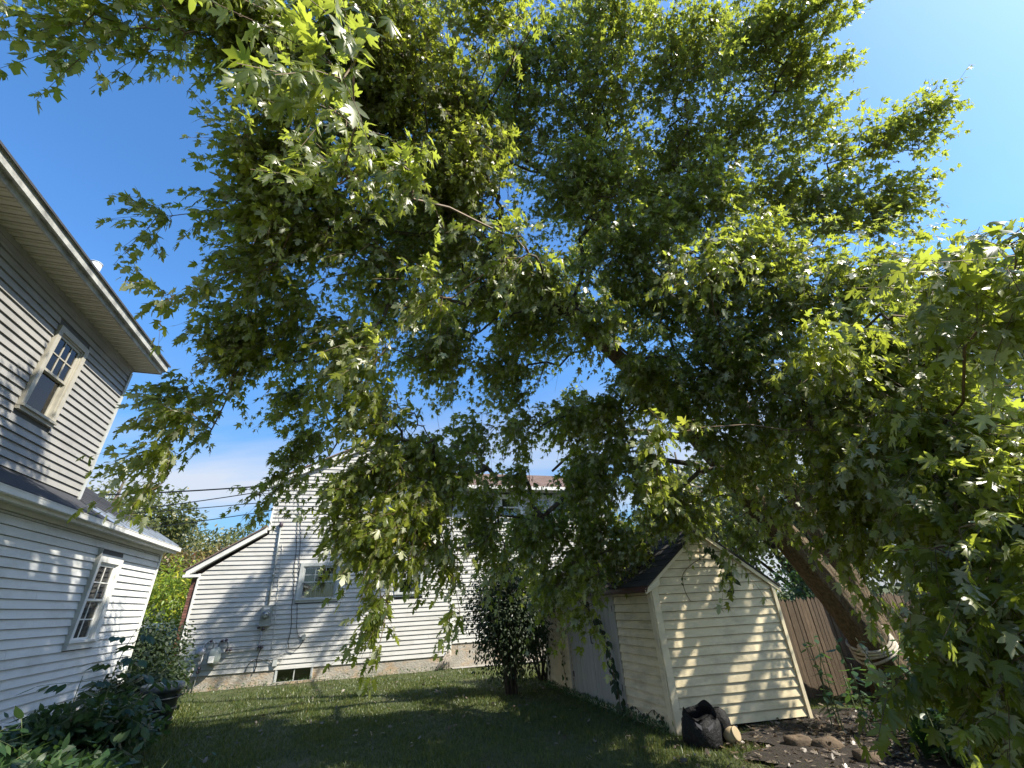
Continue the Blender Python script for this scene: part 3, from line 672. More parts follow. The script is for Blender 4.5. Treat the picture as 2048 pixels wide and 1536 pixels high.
# ------------------------------------------------------------------ shed
SA = Vector((1.89, 6.949, 0)); SB = Vector((3.83, 7.33, 0))
fg = Frame((SA.x, SA.y), math.degrees(atan2(*(SB - SA).xy)))        # gable wall, u to the right, n to camera
fd = Frame((SA.x, SA.y), -19.0); fd.n = -Vector((cos(radians(19)), sin(radians(19)), 0))   # door wall, n to the left
shed = empty('garden_shed', SA + Vector((.5, 2, 0)), "small cream sided shed with dark gable roof and grey double doors", "shed")
WG, EH, PKU, PKZ, DL = 1.98, 1.76, .93, 2.47, 4.30
EHR = 1.68
polyG = [(0, .04), (WG, .04), (WG, EHR), (PKU, PKZ), (0, EH)]
wg = wall(fg, polyG, .08, MT['sheath_dark'], shed)
siding(fg, polyG, .05, PKZ - .02, .112, MT['side_cream'], wg, seam=9, prot=.026)
dr = (1.18, 3.05, 0.0, 1.70)
polyD = [(0, .04), (DL, .04), (DL, EH - .02), (0, EH - .02)]
wd = wall(fd, polyD, .08, MT['sheath_dark'], shed, holes=[(dr[0], dr[1], .04, dr[3])])
siding(fd, polyD, .05, EH - .03, .112, MT['side_cream'], wd, holes=[dr], seam=9, prot=.026)
mb = MB(); fg.box(mb, -.024, .075, .0, EH + .02, .0275, .045); fd.box(mb, -.022, .075, .0, EH, .0275, .0451); mb.obj('corner_board', MT['cream_trim'], shed)
mb = MB(); fg.box(mb, WG - .03, WG + .02, .0, EHR, .0275, .045); mb.obj('corner_board', MT['cream_trim'], shed)
mb = MB(); fd.box(mb, DL - .06, DL + .02, .0, EH - .02, .0275, .045); mb.obj('corner_board', MT['cream_trim'], shed)
mb = MB(); fd.box(mb, dr[0] - .06, dr[0], .0, dr[3] + .05, -.05, .03); fd.box(mb, dr[1], dr[1] + .06, .0, dr[3] + .05, -.05, .03); fd.box(mb, dr[0], dr[1], dr[3], dr[3] + .05, -.05, .03); mb.obj('door_frame', MT['door_grey'], shed)
mb = MB(); fd.box(mb, 0, DL, -.05, .045, -.08, .006); mb.obj('base_sill', MT['cream_trim'], shed)
dmid = (dr[0] + dr[1]) / 2
for a, b in ((dr[0] + .004, dmid - .004), (dmid + .004, dr[1] - .004)):
    mb = MB(); fd.box(mb, a, b, .07, dr[3] - .01, -.04, -.012); D_ = mb.obj('door', MT['door_grey'], shed)
    n = 5
    for i in range(n):
        mb = MB(); fd.box(mb, a + (b - a) * i / n + .003, a + (b - a) * (i + 1) / n - .003, .07, dr[3] - .012, -.012, .004 + random.uniform(0, .003)); mb.obj('plank', MT['door_grey'], D_)
    for zz_ in (.3, 1.4):
        h = a if a < dmid - .5 else b - .05
        mb = MB(); fd.box(mb, h, h + .05, zz_, zz_ + .09, .007, .014); mb.obj('hinge', MT['fitting'], D_)
mb = MB(); mb.tube([fd.p(dmid - .06, .9, .008), fd.p(dmid - .06, .9, .05), fd.p(dmid - .06, 1.05, .05), fd.p(dmid - .06, 1.05, .008)], .008, 6); mb.obj('door_handle', MT['fitting'], shed)
# remaining walls
Bk = -fd.n
mb = MB(); back = Frame((fd.p(DL, 0).x, fd.p(DL, 0).y), math.degrees(atan2(*(SB - SA).xy))); back.box(mb, 0, WG, 0, EHR, 0, .08); mb.obj('back_wall', MT['side_cream'], shed)
mb = MB(); rw = Frame((SB.x, SB.y), -19.0); rw.box(mb, .01, DL, 0, EHR, -.08, 0); mb.obj('side_wall', MT['side_cream'], shed)
# roof: two slopes running back along the door wall
def sroof(mb, u0, z0, u1, z1, s0, s1, th):
    P = [fg.p(u0, z0) + fd.e * s0, fg.p(u1, z1) + fd.e * s0, fg.p(u1, z1) + fd.e * s1, fg.p(u0, z0) + fd.e * s1]
    Q = [p + Vector((0, 0, th)) for p in P]; mb.hexa(P + Q)
sl1 = (PKZ - EH) / PKU; sl2 = (PKZ - EHR) / (WG - PKU)
mb = MB(); sroof(mb, -.10, EH + .03 - .10 * sl1, PKU, PKZ + .03, -.07, DL + .1, .025); sroof(mb, PKU, PKZ + .03, WG + .1, EHR + .03 - .1 * sl2, -.07, DL + .1, .025); rf = mb.obj('roof', MT['shed_roof'], shed)
n = 9
for k in range(n):
    v = -.08 - (k % 2) * .15
    while v < DL + .1:
        v2 = min(v + .33, DL + .12); va = max(v, -.08)
        t0, t1 = k / n, (k + 1) / n
        mb = MB(); U_0, U_1 = -.11 + (PKU + .11) * t0, -.11 + (PKU + .11) * t1
        lift = .06 + random.uniform(0, .006)
        P = [fg.p(U_0, EH + sl1 * U_0 + .056) + fd.e * (va + .003), fg.p(U_1, EH + sl1 * U_1 + .056) + fd.e * (va + .003), fg.p(U_1, EH + sl1 * U_1 + .056) + fd.e * (v2 - .003), fg.p(U_0, EH + sl1 * U_0 + .056) + fd.e * (v2 - .003)]
        Q = [P[0] + Vector((0, 0, .012)), P[1] + Vector((0, 0, .002)), P[2] + Vector((0, 0, .002)), P[3] + Vector((0, 0, .012))]
        mb.hexa(P + Q); mb.obj('shingle', MT['shed_roof'], rf); v = v2
mb = MB(); sroof(mb, -.125, EH - .04 - .12 * sl1 + .02, -.1, EH + .02 - .12 * sl1 + .02, -.075, DL + .1, .03); mb.obj('drip_edge', MT['drip'], shed)
for (a, za, b, zb) in ((-.11, EH - .11 * sl1, PKU, PKZ), (PKU, PKZ, WG + .11, EHR - .11 * sl2)):
    mb = MB(); P = [fg.p(a, za - .035, .0275), fg.p(b, zb - .035, .0275), fg.p(b, zb - .035, .055), fg.p(a, za - .035, .055), fg.p(a, za + .028, .0275), fg.p(b, zb + .028, .0275), fg.p(b, zb + .028, .055), fg.p(a, za + .028, .055)]
    P = [P[3], P[2], P[1], P[0], P[7], P[6], P[5], P[4]]; mb.hexa(P); mb.obj('rake_board', MT['cream_trim'], shed)
mb = MB(); mb.hexa([fg.p(-.12, EH - .13, .0185), fg.p(.12, EH - .02, .0185), fg.p(.12, EH - .02, .062), fg.p(-.12, EH - .13, .062), fg.p(-.12, EH - .08, .0185), fg.p(.12, EH + .09, .0185), fg.p(.12, EH + .09, .062), fg.p(-.12, EH - .08, .062)]); mb.obj('eave_return', MT['cream_trim'], shed)

# ------------------------------------------------------------------ fence
FF = Frame((4.0, 8.43), 76)
fence = empty('stockade_fence', FF.p(2.5, 0, 0), "weathered brown stockade fence of narrow upright pickets behind the leaning trunk", "fence")
u = -.3
while u < 8.5:
    wd_ = random.uniform(.064, .078); h = 1.44 + random.uniform(-.03, .03); t = random.uniform(-.012, .012)
    mb = MB(); d = random.uniform(-.006, .006)
    pts = [(u, 0), (u + wd_, 0), (u + wd_ + t, h - .05), (u + wd_ / 2 + t, h), (u + t, h - .05)]
    A_ = [FF.p(a, b, d) for a, b in pts]; B_ = [FF.p(a, b, d + .02) for a, b in pts]
    mb.add(A_ + B_, [(0, 1, 2, 3, 4)[::-1], (5, 6, 7, 8, 9)] + [(i, (i + 1) % 5, (i + 1) % 5 + 5, i + 5) for i in range(5)])
    mb.obj('picket', MT['fence'], fence)
    u += wd_ + random.choice([.004, .006, .008, .018])
for z_ in (.3, 1.1):
    mb = MB(); FF.box(mb, -.4, 8.6, z_, z_ + .08, -.06, -.022); mb.obj('rail', MT['fence'], fence)
for u in (-.3, 2.1, 4.5, 6.9):
    mb = MB(); FF.box(mb, u, u + .09, -.1, 1.4, -.15, -.061); mb.obj('post', MT['fence'], fence)

# ------------------------------------------------------------------ leaves in numpy
def leaf_shape(kind):
    if kind == 'maple':
        R = [(0, 0), (.20, -.02), (.40, .10), (.235, .17), (.30, .24), (.48, .40), (.60, .64), (.42, .58), (.36, .56), (.15, .41), (.17, .58), (.27, .74), (.13, .76)]
        tip = (0, 1.06); c = (0, .28)
    elif kind == 'maple_lo':
        R = [(0, 0), (.38, .07), (.19, .22), (.58, .62), (.15, .42), (.24, .74)]; tip = (0, 1.06); c = None
    elif kind == 'maple_xs':
        R = [(0, 0), (.40, .14), (.19, .30), (.56, .66), (.15, .52)]; tip = (0, 1.06); c = None
    elif kind == 'ovate':
        R = [(0, 0), (.19, .15), (.26, .40), (.20, .66), (.07, .90)]; tip = (0, 1.05); c = None
    elif kind == 'lance':
        R = [(0, 0), (.11, .2), (.15, .42), (.11, .7)]; tip = (0, 1.05); c = None
    elif kind == 'small':
        R = [(0, 0), (.26, .3), (.22, .65)]; tip = (0, 1.0); c = None
    elif kind == 'needle':
        R = [(0, 0), (.12, .3)]; tip = (0, 1.0); c = None
    L = [(-x, y) for x, y in R[1:]][::-1]
    out_ = R + [tip] + L
    fold = {'maple': .18, 'maple_lo': .18, 'maple_xs': .18, 'ovate': .22, 'lance': .2, 'small': .15, 'needle': 0}[kind]
    V_ = [(x, y, -fold * abs(x) - .16 * y * y) for x, y in out_]
    n = len(V_)
    if c is None:
        F = [(0, i, i + 1) for i in range(1, n - 1)]
    else:
        V_.append((c[0], c[1], .02)); F = [(n, i, (i + 1) % n) for i in range(n)]
    return np.array(V_), np.array(F)
SH = {k: leaf_shape(k) for k in ('maple', 'maple_lo', 'maple_xs', 'ovate', 'lance', 'small', 'needle')}
def norm(a): return a / np.maximum(np.linalg.norm(a, axis=-1, keepdims=True), 1e-9)
def leaf_arrays(pos, axis, nrm, size, kind):
    V_, F = SH[kind]; n = len(pos)
    y = norm(axis); x = norm(np.cross(y, nrm)); z = np.cross(x, y)
    wob = rng.uniform(.82, 1.15, (n, 1)); curl = rng.uniform(.3, 2.2, (n, 1))
    P = (x[:, None, :] * (V_[None, :, 0, None] * wob[:, :, None]) + y[:, None, :] * V_[None, :, 1, None] + z[:, None, :] * (V_[None, :, 2, None] * curl[:, :, None]))
    P = P * size[:, None, None] + pos[:, None, :]
    FF_ = F[None] + (np.arange(n) * len(V_))[:, None, None]
    return P.reshape(-1, 3), FF_.reshape(-1, 3), len(V_)
def tri_mesh(name, P, F, mat, tone=None):
    me = bpy.data.meshes.new(name); me.vertices.add(len(P)); me.vertices.foreach_set("co", P.astype(np.float32).ravel())
    me.loops.add(F.size); me.loops.foreach_set("vertex_index", F.astype(np.int32).ravel())
    me.polygons.add(len(F)); me.polygons.foreach_set("loop_start", (np.arange(len(F)) * 3).astype(np.int32))
    if tone is not None:
        a = me.attributes.new("tone", 'FLOAT', 'POINT'); a.data.foreach_set("value", tone.astype(np.float32))
    me.materials.append(mat); me.update(calc_edges=True); return me
def leaves_obj(name, pos, axis, nrm, size, shape, mat, parent=None, tone=None, **kw):
    P, F, nv = leaf_arrays(pos, axis, nrm, size, shape)
    if tone is None: tone = rng.random(len(pos))
    return link(name, tri_mesh(name, P, F, mat, np.repeat(tone, nv)), parent, **kw)
def lift(n, a=1.0):
    v = rng.normal(size=(n, 3)); v[:, 2] = np.abs(v[:, 2]) * .6 + a; return norm(v)

# ------------------------------------------------------------------ the maple
# leaf masses added to cast shade on the facade (u, height on the wall it shades, distance, size), the shed and left house
FACSHADE = [(-1.6, 5.4, 11.5, .55), (-2.1, 4.7, 12, .6), (-2.6, 4.0, 11.5, .6), (-3.0, 3.2, 12, .65), (-3.5, 2.5, 11.5, .65), (-4.0, 1.7, 12, .65), (-4.6, 1.1, 11.5, .6), (-3.2, 1.3, 12, .6), (-2.6, 2.0, 11, .45), (-2.0, 3.0, 11.5, .4), (-5.4, .9, 12, .6), (-6.1, 1.5, 11.5, .45), (-6.3, .7, 12, .5), (-5.5, 2.2, 11.5, .35), (-4.6, 3.0, 11.5, .3)]
SHADE = [(6.6, 6.1, 3.9, .5, .35, .6), (6.0, 6.2, 4.7, .8, .6, 1), (5.2, 6.5, 3.7, .6, .4, 1), (6.9, 6.0, 5.6, .7, .5, .7),
         (-1.7, 5.3, 7.6, .9, .6, 1), (-1.0, 5.6, 8.2, .9, .6, 1), (-2.1, 3.9, 8.8, .6, .5, 1), (-1.6, 3.6, 7.6, .8, .5, 1), (-.6, 4.4, 8.4, .9, .6, 1), (-1.0, 6.4, 7.9, .8, .6, 1), (-1.2, 7.2, 7.0, .7, .5, .9), (-1.3, 2.6, 8.2, .6, .4, .9), (0, 2.6, 8.2, .8, .5, .8)]
BLOBS = np.array([
(-3.79,1.46,6.01,0.20,0.12,0.33),(-3.54,1.68,6.14,0.25,0.12,0.49),(-3.35,1.81,6.24,0.35,0.15,0.55),(-2.98,1.81,6.48,0.40,0.15,0.55),
(-3.59,1.89,6.02,0.10,0.15,0.44),(-3.22,1.97,6.26,0.08,0.12,0.28),(-2.90,2.06,7.04,0.45,0.30,1.20),(-2.56,2.13,7.18,0.70,0.50,1.30),
(-2.36,2.48,7.13,0.60,0.50,1.20),(-1.75,2.54,7.88,0.90,0.70,1.00),(-1.29,2.91,7.83,0.90,0.70,1.00),(-1.36,1.83,5.13,0.30,0.25,0.50),
(-0.78,1.18,4.25,0.20,0.20,0.60),(-0.78,1.09,3.83,0.15,0.15,1.00),(-2.31,2.65,6.46,0.35,0.30,1.20),(-2.68,2.87,6.14,0.35,0.20,1.20),
(-2.56,2.49,5.79,0.12,0.12,1.00),(-2.58,3.43,6.48,0.65,0.55,1.20),(-2.70,3.36,5.78,0.35,0.40,1.20),(-2.83,3.90,5.96,0.70,0.60,1.10),
(-2.41,3.43,6.57,0.80,0.70,1.00),(-3.05,3.18,5.67,0.20,0.10,1.00),(-3.49,3.06,5.40,0.15,0.06,0.80),(-3.70,3.04,5.22,0.06,0.04,0.80),
(-3.06,3.33,4.73,0.10,0.10,0.80),(-3.23,3.17,4.35,0.15,0.12,0.80),(-2.94,3.75,5.24,0.30,0.30,1.10),(-3.33,4.41,5.02,0.50,0.50,1.10),
(-3.41,4.56,4.74,0.25,0.25,1.00),(-3.33,4.71,4.59,0.40,0.40,1.00),(-3.96,4.52,4.09,0.30,0.25,0.90),(-3.63,4.76,4.12,0.20,0.30,0.70),
(-3.70,4.31,3.54,0.25,0.25,1.00),(-3.76,4.39,3.22,0.22,0.25,1.00),(-3.85,4.40,2.95,0.15,0.15,0.90),(-3.65,4.71,3.63,0.08,0.20,0.50),
(-2.85,4.43,5.41,0.50,0.50,0.90),(-2.87,4.79,4.93,0.50,0.60,0.90),(-3.14,5.55,4.48,0.40,0.50,0.80),(-2.91,5.88,4.04,0.40,0.50,0.80),
(-3.27,5.89,3.52,0.35,0.30,0.80),(-3.44,5.91,3.10,0.20,0.20,0.80),(-1.99,4.71,4.74,0.70,0.70,0.90),(-1.93,5.18,3.93,0.55,0.60,0.90),
(-1.93,5.45,3.19,0.50,0.50,0.90),(-2.14,5.51,2.63,0.30,0.40,0.70),(-1.65,5.18,2.44,0.35,0.50,1.00),(-1.47,5.28,2.08,0.25,0.45,1.00),
(-1.54,5.28,1.67,0.15,0.30,1.00),(-1.59,5.26,1.36,0.06,0.15,0.80),(-1.37,5.52,3.52,0.50,0.60,0.90),(-1.12,5.75,2.88,0.40,0.50,0.90),
(-0.92,5.89,2.26,0.25,0.50,0.80),(-0.84,5.94,1.56,0.10,0.20,0.50),(-0.65,6.54,4.00,0.50,0.60,0.80),(-0.34,6.34,2.97,0.30,0.50,0.70),
(-0.29,6.45,2.35,0.25,0.50,0.80),(0.18,6.50,4.20,0.50,0.60,0.70),(0.12,6.29,3.23,0.35,0.40,0.80),(0.54,7.90,2.73,0.60,0.70,1.00),
(1.34,7.79,2.84,0.70,0.80,1.00),(0.61,7.47,1.97,0.50,0.40,1.00),(-2.09,4.09,6.20,0.90,0.90,1.00),(-1.66,5.06,6.15,0.90,0.90,0.90),
(-0.80,4.46,6.94,1.10,1.00,1.00),(-0.98,5.85,5.32,0.90,0.90,0.90),(-0.11,5.63,6.55,1.10,1.00,1.00),(-0.10,6.10,5.03,0.70,0.70,0.80),
(0.77,6.52,6.18,1.10,1.00,1.00),(1.15,7.26,4.75,0.70,0.70,1.00),(1.53,7.52,3.85,0.60,0.60,1.00),(-0.75,3.91,8.54,1.10,0.90,1.00),
(-1.58,3.31,7.56,0.90,0.70,1.00),(-1.13,3.05,8.91,0.80,0.60,1.00),(0.38,4.85,9.17,1.00,0.90,0.90),(0.76,3.83,9.71,0.90,0.80,0.90),
(0.15,4.19,9.56,0.40,0.40,0.50),(1.90,3.78,10.66,1.10,1.00,0.90),(1.72,4.68,9.69,1.20,1.00,1.00),(1.87,5.61,8.38,1.20,1.10,1.00),
(3.23,4.13,10.12,1.10,1.00,0.90),(3.45,5.46,9.23,1.20,1.10,1.00),(3.21,6.09,8.14,1.10,1.00,1.00),(4.63,4.34,10.59,1.10,0.90,0.80),
(5.13,3.93,10.50,0.80,0.60,0.90),(5.72,3.58,10.28,0.50,0.30,0.80),(5.59,4.42,9.98,0.70,0.50,0.90),(6.04,4.25,9.76,0.40,0.20,0.60),
(4.69,5.23,9.40,1.00,0.80,0.80),(5.67,4.84,9.00,0.70,0.40,0.80),(5.13,5.59,8.11,1.00,0.80,0.90),(6.23,4.91,8.48,0.60,0.40,0.80),
(6.62,4.57,8.34,0.50,0.30,0.80),(6.89,4.20,8.32,0.30,0.25,0.80),(6.95,4.55,8.02,0.25,0.20,0.70),(5.88,5.50,7.54,0.80,0.60,0.90),
(6.43,5.00,7.40,0.50,0.30,0.70),(6.34,5.34,7.20,0.60,0.30,0.70),(2.51,6.01,6.24,1.00,1.00,1.00),(3.61,5.69,5.91,1.10,1.00,1.00),
(4.22,4.93,5.36,1.00,0.80,1.00),(4.51,4.17,4.96,0.70,0.50,1.00),(3.22,2.57,3.64,0.35,0.20,0.90),(2.79,1.96,3.28,0.25,0.12,0.90),
(2.58,1.65,3.07,0.20,0.10,0.90),(2.65,1.82,2.98,0.25,0.10,0.90),(3.60,2.93,3.45,0.50,0.30,1.00),(2.89,2.11,2.88,0.30,0.12,0.90),
(4.06,3.85,3.76,0.80,0.60,1.00),(3.73,4.33,3.42,0.90,0.80,1.00),(3.68,5.47,3.96,1.00,0.90,1.00),(3.05,6.13,4.67,0.90,0.80,1.00),
(2.47,6.86,4.89,0.80,0.70,1.00),(3.45,3.46,2.66,0.80,0.60,1.10),(3.40,3.01,2.31,0.50,0.40,1.10),(3.64,4.65,2.67,0.80,0.70,1.00),
(3.28,3.19,2.11,0.60,0.45,1.20),(2.94,2.70,1.85,0.50,0.50,1.10),(3.64,3.95,2.21,0.40,0.30,1.00),(2.97,2.97,1.53,0.40,0.40,1.20),
(2.70,2.66,1.37,0.50,0.50,1.00),(2.55,2.76,1.03,0.50,0.40,0.90),(3.70,6.63,3.37,0.80,0.60,0.80),(3.27,8.23,3.19,0.60,0.50,0.90),
(2.66,9.03,2.88,0.70,0.50,1.00),(3.80,7.55,2.51,0.40,0.30,0.80),(3.55,5.13,2.51,0.30,0.20,0.50),(2.60,5.72,2.01,0.08,0.12,0.50),
(1.65,4.47,3.12,0.20,0.25,0.90),(1.51,4.63,2.73,0.20,0.30,0.80),(1.03,6.51,1.96,0.30,0.30,1.00),(0.87,6.34,1.47,0.20,0.30,0.80),
(0.16,8.99,2.07,0.30,0.40,0.80),(-0.68,3.35,4.52,0.30,0.40,0.60),(0.25,3.18,4.77,0.30,0.35,0.70),(-1.26,3.23,3.59,0.15,0.20,0.60),
(-1.14,1.92,4.42,0.25,0.20,0.60),(-0.71,2.12,4.67,0.25,0.35,0.60),(2.23,3.71,5.00,0.50,0.30,0.60),(2.98,3.48,3.59,0.40,0.30,0.80),
(3.31,3.47,1.76,0.40,0.35,1.00),(3.73,4.16,2.02,0.35,0.30,1.00),(3.26,3.78,1.33,0.25,0.25,0.80),(0.63,4.73,5.71,0.50,0.50,1.20),
(1.38,5.26,5.34,0.50,0.50,1.20),(2.12,5.65,4.73,0.50,0.50,1.20),(2.62,5.73,4.15,0.45,0.45,1.20),(2.94,5.79,3.60,0.40,0.40,1.10),
(3.45,5.26,4.68,0.80,0.70,1.20),(1.96,5.19,6.65,0.90,0.80,1.20),(3.39,5.15,7.45,0.90,0.80,1.10),(3.90,5.18,6.29,0.90,0.70,1.10),
(1.25,4.90,7.80,0.90,0.80,1.10),(1.60,6.45,4.36,0.50,0.50,1.20),(1.19,6.89,3.33,0.50,0.50,1.20),(1.95,7.72,2.39,0.50,0.35,1.20),
(1.12,7.49,2.17,0.40,0.35,1.10),(0.16,6.93,2.60,0.40,0.50,1.10),(-0.58,6.48,2.72,0.35,0.50,1.00),(-1.10,5.93,3.42,0.45,0.50,1.00),
(-1.28,5.35,2.62,0.30,0.40,1.00),(2.50,6.95,2.87,0.50,0.40,1.10),(-0.37,4.01,7.32,0.80,0.80,1.00),(3.10,3.39,1.32,0.35,0.35,1.00),
(3.18,5.22,2.67,0.30,0.30,0.80),(3.48,4.87,2.04,0.22,0.25,0.80),(3.44,4.67,1.55,0.15,0.20,0.60),(2.14,6.92,3.54,0.50,0.40,1.20),
(2.49,7.03,3.05,0.45,0.35,1.10),(1.67,6.42,3.83,0.40,0.40,1.00),(3.26,3.13,2.47,0.50,0.40,1.00),(3.06,2.86,1.99,0.40,0.40,1.00),
(3.51,4.16,2.91,0.60,0.50,1.00),(-1.97,5.31,2.83,0.35,0.45,1.00),(-1.14,5.62,2.48,0.30,0.40,0.90),(-0.74,5.95,3.19,0.45,0.45,1.00),
(3.35,3.44,1.69,0.35,0.35,1.00),(2.82,3.08,1.14,0.35,0.30,1.00),
])
_sd = np.array([sin(radians(108)) * cos(radians(47)), cos(radians(108)) * cos(radians(47)), sin(radians(47))])
FAC_CASTERS = []
for u_, z_, L_, r_ in FACSHADE: FAC_CASTERS.append((*(np.array(HF.p(u_, z_)) + _sd * L_), r_, r_ * .8, .8))
BLOBS = np.concatenate([BLOBS, np.array(FAC_CASTERS), np.array(SHADE)])
tree = empty('maple_tree', (6.05, 8.45, 0), "huge silver maple with leaning trunk beside the fence, drooping leafy branches overhead", "tree")
LIMBS = [  # (points, radii) main limbs, first one is the leaning trunk
 ([(6.0, 8.35, -.2), (5.78, 8.25, .35), (5.35, 8.0, 1.15), (4.75, 7.75, 2.05), (4.1, 7.5, 2.9), (3.3, 7.2, 4.0), (2.4, 6.8, 5.0), (1.3, 6.3, 6.0), (.1, 5.8, 6.8), (-1.2, 5.2, 7.2), (-2.2, 4.6, 7.3)], [.32, .30, .26, .23, .20, .17, .14, .115, .09, .065, .04]),
 ([(6.25, 8.7, -.2), (6.2, 8.75, .8), (5.9, 8.8, 2.3), (5.4, 8.8, 4.2), (4.75, 8.6, 6.6), (4.2, 8.3, 9.2), (4.0, 8.0, 11.2), (3.9, 7.6, 13.0)], [.25, .22, .19, .165, .14, .11, .08, .045]),
 ([(4.6, 8.5, 7.1), (5.4, 8.1, 8.6), (6.3, 7.6, 9.6), (7.3, 7.0, 10.2)], [.10, .08, .06, .035]),
 ([(5.75, 8.8, 3.0), (6.0, 7.6, 4.3), (6.0, 6.2, 5.0), (5.9, 5.0, 5.2), (5.6, 3.9, 5.0)], [.12, .10, .08, .06, .03]),
 ([(4.75, 8.6, 6.6), (3.2, 7.4, 8.2), (1.6, 6.2, 9.2), (.2, 5.2, 9.4)], [.11, .09, .07, .04]),
 ([(4.3, 8.35, 8.7), (3.4, 6.8, 10.3), (2.6, 5.4, 10.9)], [.09, .065, .035]),
 ([(3.3, 7.2, 4.0), (2.5, 8.2, 4.6), (1.6, 9.0, 4.7), (.8, 9.4, 4.2)], [.08, .06, .045, .025]),
 ([(1.3, 6.3, 6.0), (-.2, 4.9, 6.6), (-1.5, 3.6, 6.9), (-2.6, 2.8, 6.9)], [.07, .055, .04, .025]),
]
nodes = []; par = []; rmin = []; plen = []
mbT = MB()
def smooth_poly(pts, rad, step=.35):
    pts = [Vector(p) for p in pts]; oP, oR = [], []
    for i in range(len(pts) - 1):
        p0 = pts[max(i - 1, 0)]; p1 = pts[i]; p2 = pts[i + 1]; p3 = pts[min(i + 2, len(pts) - 1)]
        n = max(2, int((p2 - p1).length / step))
        for k in range(n):
            t = k / n; q = .5 * ((2 * p1) + (p2 - p0) * t + (2 * p0 - 5 * p1 + 4 * p2 - p3) * t * t + (3 * p1 - p0 - 3 * p2 + p3) * t ** 3)
            oP.append(q); oR.append(rad[i] + (rad[i + 1] - rad[i]) * t)
    oP.append(pts[-1]); oR.append(rad[-1]); return oP, oR
limb_curves = []
for li, (pts, rad) in enumerate(LIMBS):
    P, R_ = smooth_poly(pts, rad); limb_curves.append((P, R_))
    base = -1
    if li > 1:
        d = [(Vector(n) - P[0]).length for n in nodes]; base = int(np.argmin(d))
    for i, (p, r) in enumerate(zip(P, R_)):
        nodes.append(np.array(p)); par.append(base if i == 0 else len(nodes) - 2); rmin.append(r)
        plen.append(0 if par[-1] < 0 else plen[par[-1]] + float(np.linalg.norm(nodes[-1] - nodes[par[-1]])))
NL = len(nodes)
def bark_tube(P, R_, n, amp, mat, name, parent):
    """trunk tube with ridged, uneven surface"""
    k = len(P); V_ = []; F = []; a = None
    for i in range(k):
        d = (P[min(i + 1, k - 1)] - P[max(i - 1, 0)]).normalized()
        a = d.orthogonal().normalized() if a is None else (a - d * a.dot(d)).normalized(); b = d.cross(a)
        for j in range(n):
            t = 2 * pi * j / n
            rr = R_[i] * (1 + amp * (.5 * sin(5 * t + i * .13) + .35 * sin(9 * t - i * .21 + 1) + .5 * sin(17 * t + .4 * sin(i * .5)) + random.uniform(-.35, .35)))
            V_.append(P[i] + a * (cos(t) * rr) + b * (sin(t) * rr))
    for i in range(k - 1):
        for j in range(n): a0 = i * n + j; a1 = i * n + (j + 1) % n; F.append((a0, a1, a1 + n, a0 + n))
    F.append(tuple((k - 1) * n + j for j in range(n)))
    mb = MB(); mb.add(V_, F, True); return mb.obj(name, mat, parent)
for li, (pts, rad) in enumerate(LIMBS):
    if li < 2:
        P, R_ = smooth_poly(pts, rad, .09); 
        R_ = [r * (1 + .35 * math.exp(-max(p.z, 0) / .25)) for p, r in zip(P, R_)]
        bark_tube(P, R_, 56, .06, MT['bark'], 'trunk', tree)
    else:
        bark_tube(*limb_curves[li], 14, .05, MT['bark_limb'], 'limb', tree)
# twigs start inside the blobs, then join the nearest wood
area = BLOBS[:, 3] * (BLOBS[:, 3] + BLOBS[:, 4]) * .5 * BLOBS[:, 5]
TW = 17000
cnt = np.maximum(5, (TW * (area ** .92) / (area ** .92).sum())).astype(int)
starts = []
for (x, y, z, rx, rz, w_), n in zip(BLOBS, cnt):
    q = rng.normal(size=(n, 3)); q = norm(q) * (rng.random((n, 1)) ** .45)
    # clumps inside the blob
    nc = max(2, n // 9); cc = norm(rng.normal(size=(nc, 3))) * (rng.random((nc, 1)) ** .4)
    q = q * .62 + cc[rng.integers(0, nc, n)] * .52
    starts.append(np.array([x, y, z]) + q * np.array([rx, rx, rz]))
starts = np.concatenate(starts)
cen = np.array([4.6, 8.2, 4.5])
order = np.argsort(np.linalg.norm((starts - cen) * np.array([1, 1, .8]), axis=1)); starts = starts[order]
NN = np.zeros((150000, 3)); NN[:NL] = np.array(nodes); PL = np.zeros(150000); PL[:NL] = plen; cntN = NL
par = list(par); tw_parent = []; segs = []
for s_ in starts:
    dv = NN[:cntN] - s_; d = np.sqrt((dv ** 2).sum(1)); up_pen = np.where(NN[:cntN, 2] < s_[2] - .05, .25 * (s_[2] - NN[:cntN, 2]), 0)
    j = int(np.argmin(d + .10 * PL[:cntN] + up_pen + (np.arange(cntN) < 6) * 3)); D = d[j]
    m = max(1, int(D / .36)); a = NN[j].copy(); last = j
    if D > .05:
        side = rng.normal(size=3) * .06 * D; arch = np.array([0, 0, .10 * D])
        for k in range(1, m + 1):
            t = k / m; q = a + (s_ - a) * t + (side + arch) * 4 * t * (1 - t) * .5
            if k < m: q = q + rng.normal(size=3) * .012
            NN[cntN] = q; PL[cntN] = PL[last] + np.linalg.norm(q - NN[last]); par.append(last); last = cntN; cntN += 1
    tw_parent.append(last)
NN = NN[:cntN]; par = np.array(par); tw_parent = np.array(tw_parent)
load = np.zeros(cntN); np.add.at(load, tw_parent, 1.0)
for i in range(cntN - 1, -1, -1):
    if par[i] >= 0: load[par[i]] += load[i]
cand = np.arange(NL, cntN)[load[NL:] < 60]
extra = rng.choice(cand, min(4200, len(cand)), replace=False)
starts = np.concatenate([starts, NN[extra]]); tw_parent = np.concatenate([tw_parent, extra])
rad = .0018 * np.maximum(load, 1) ** .44 + .0004
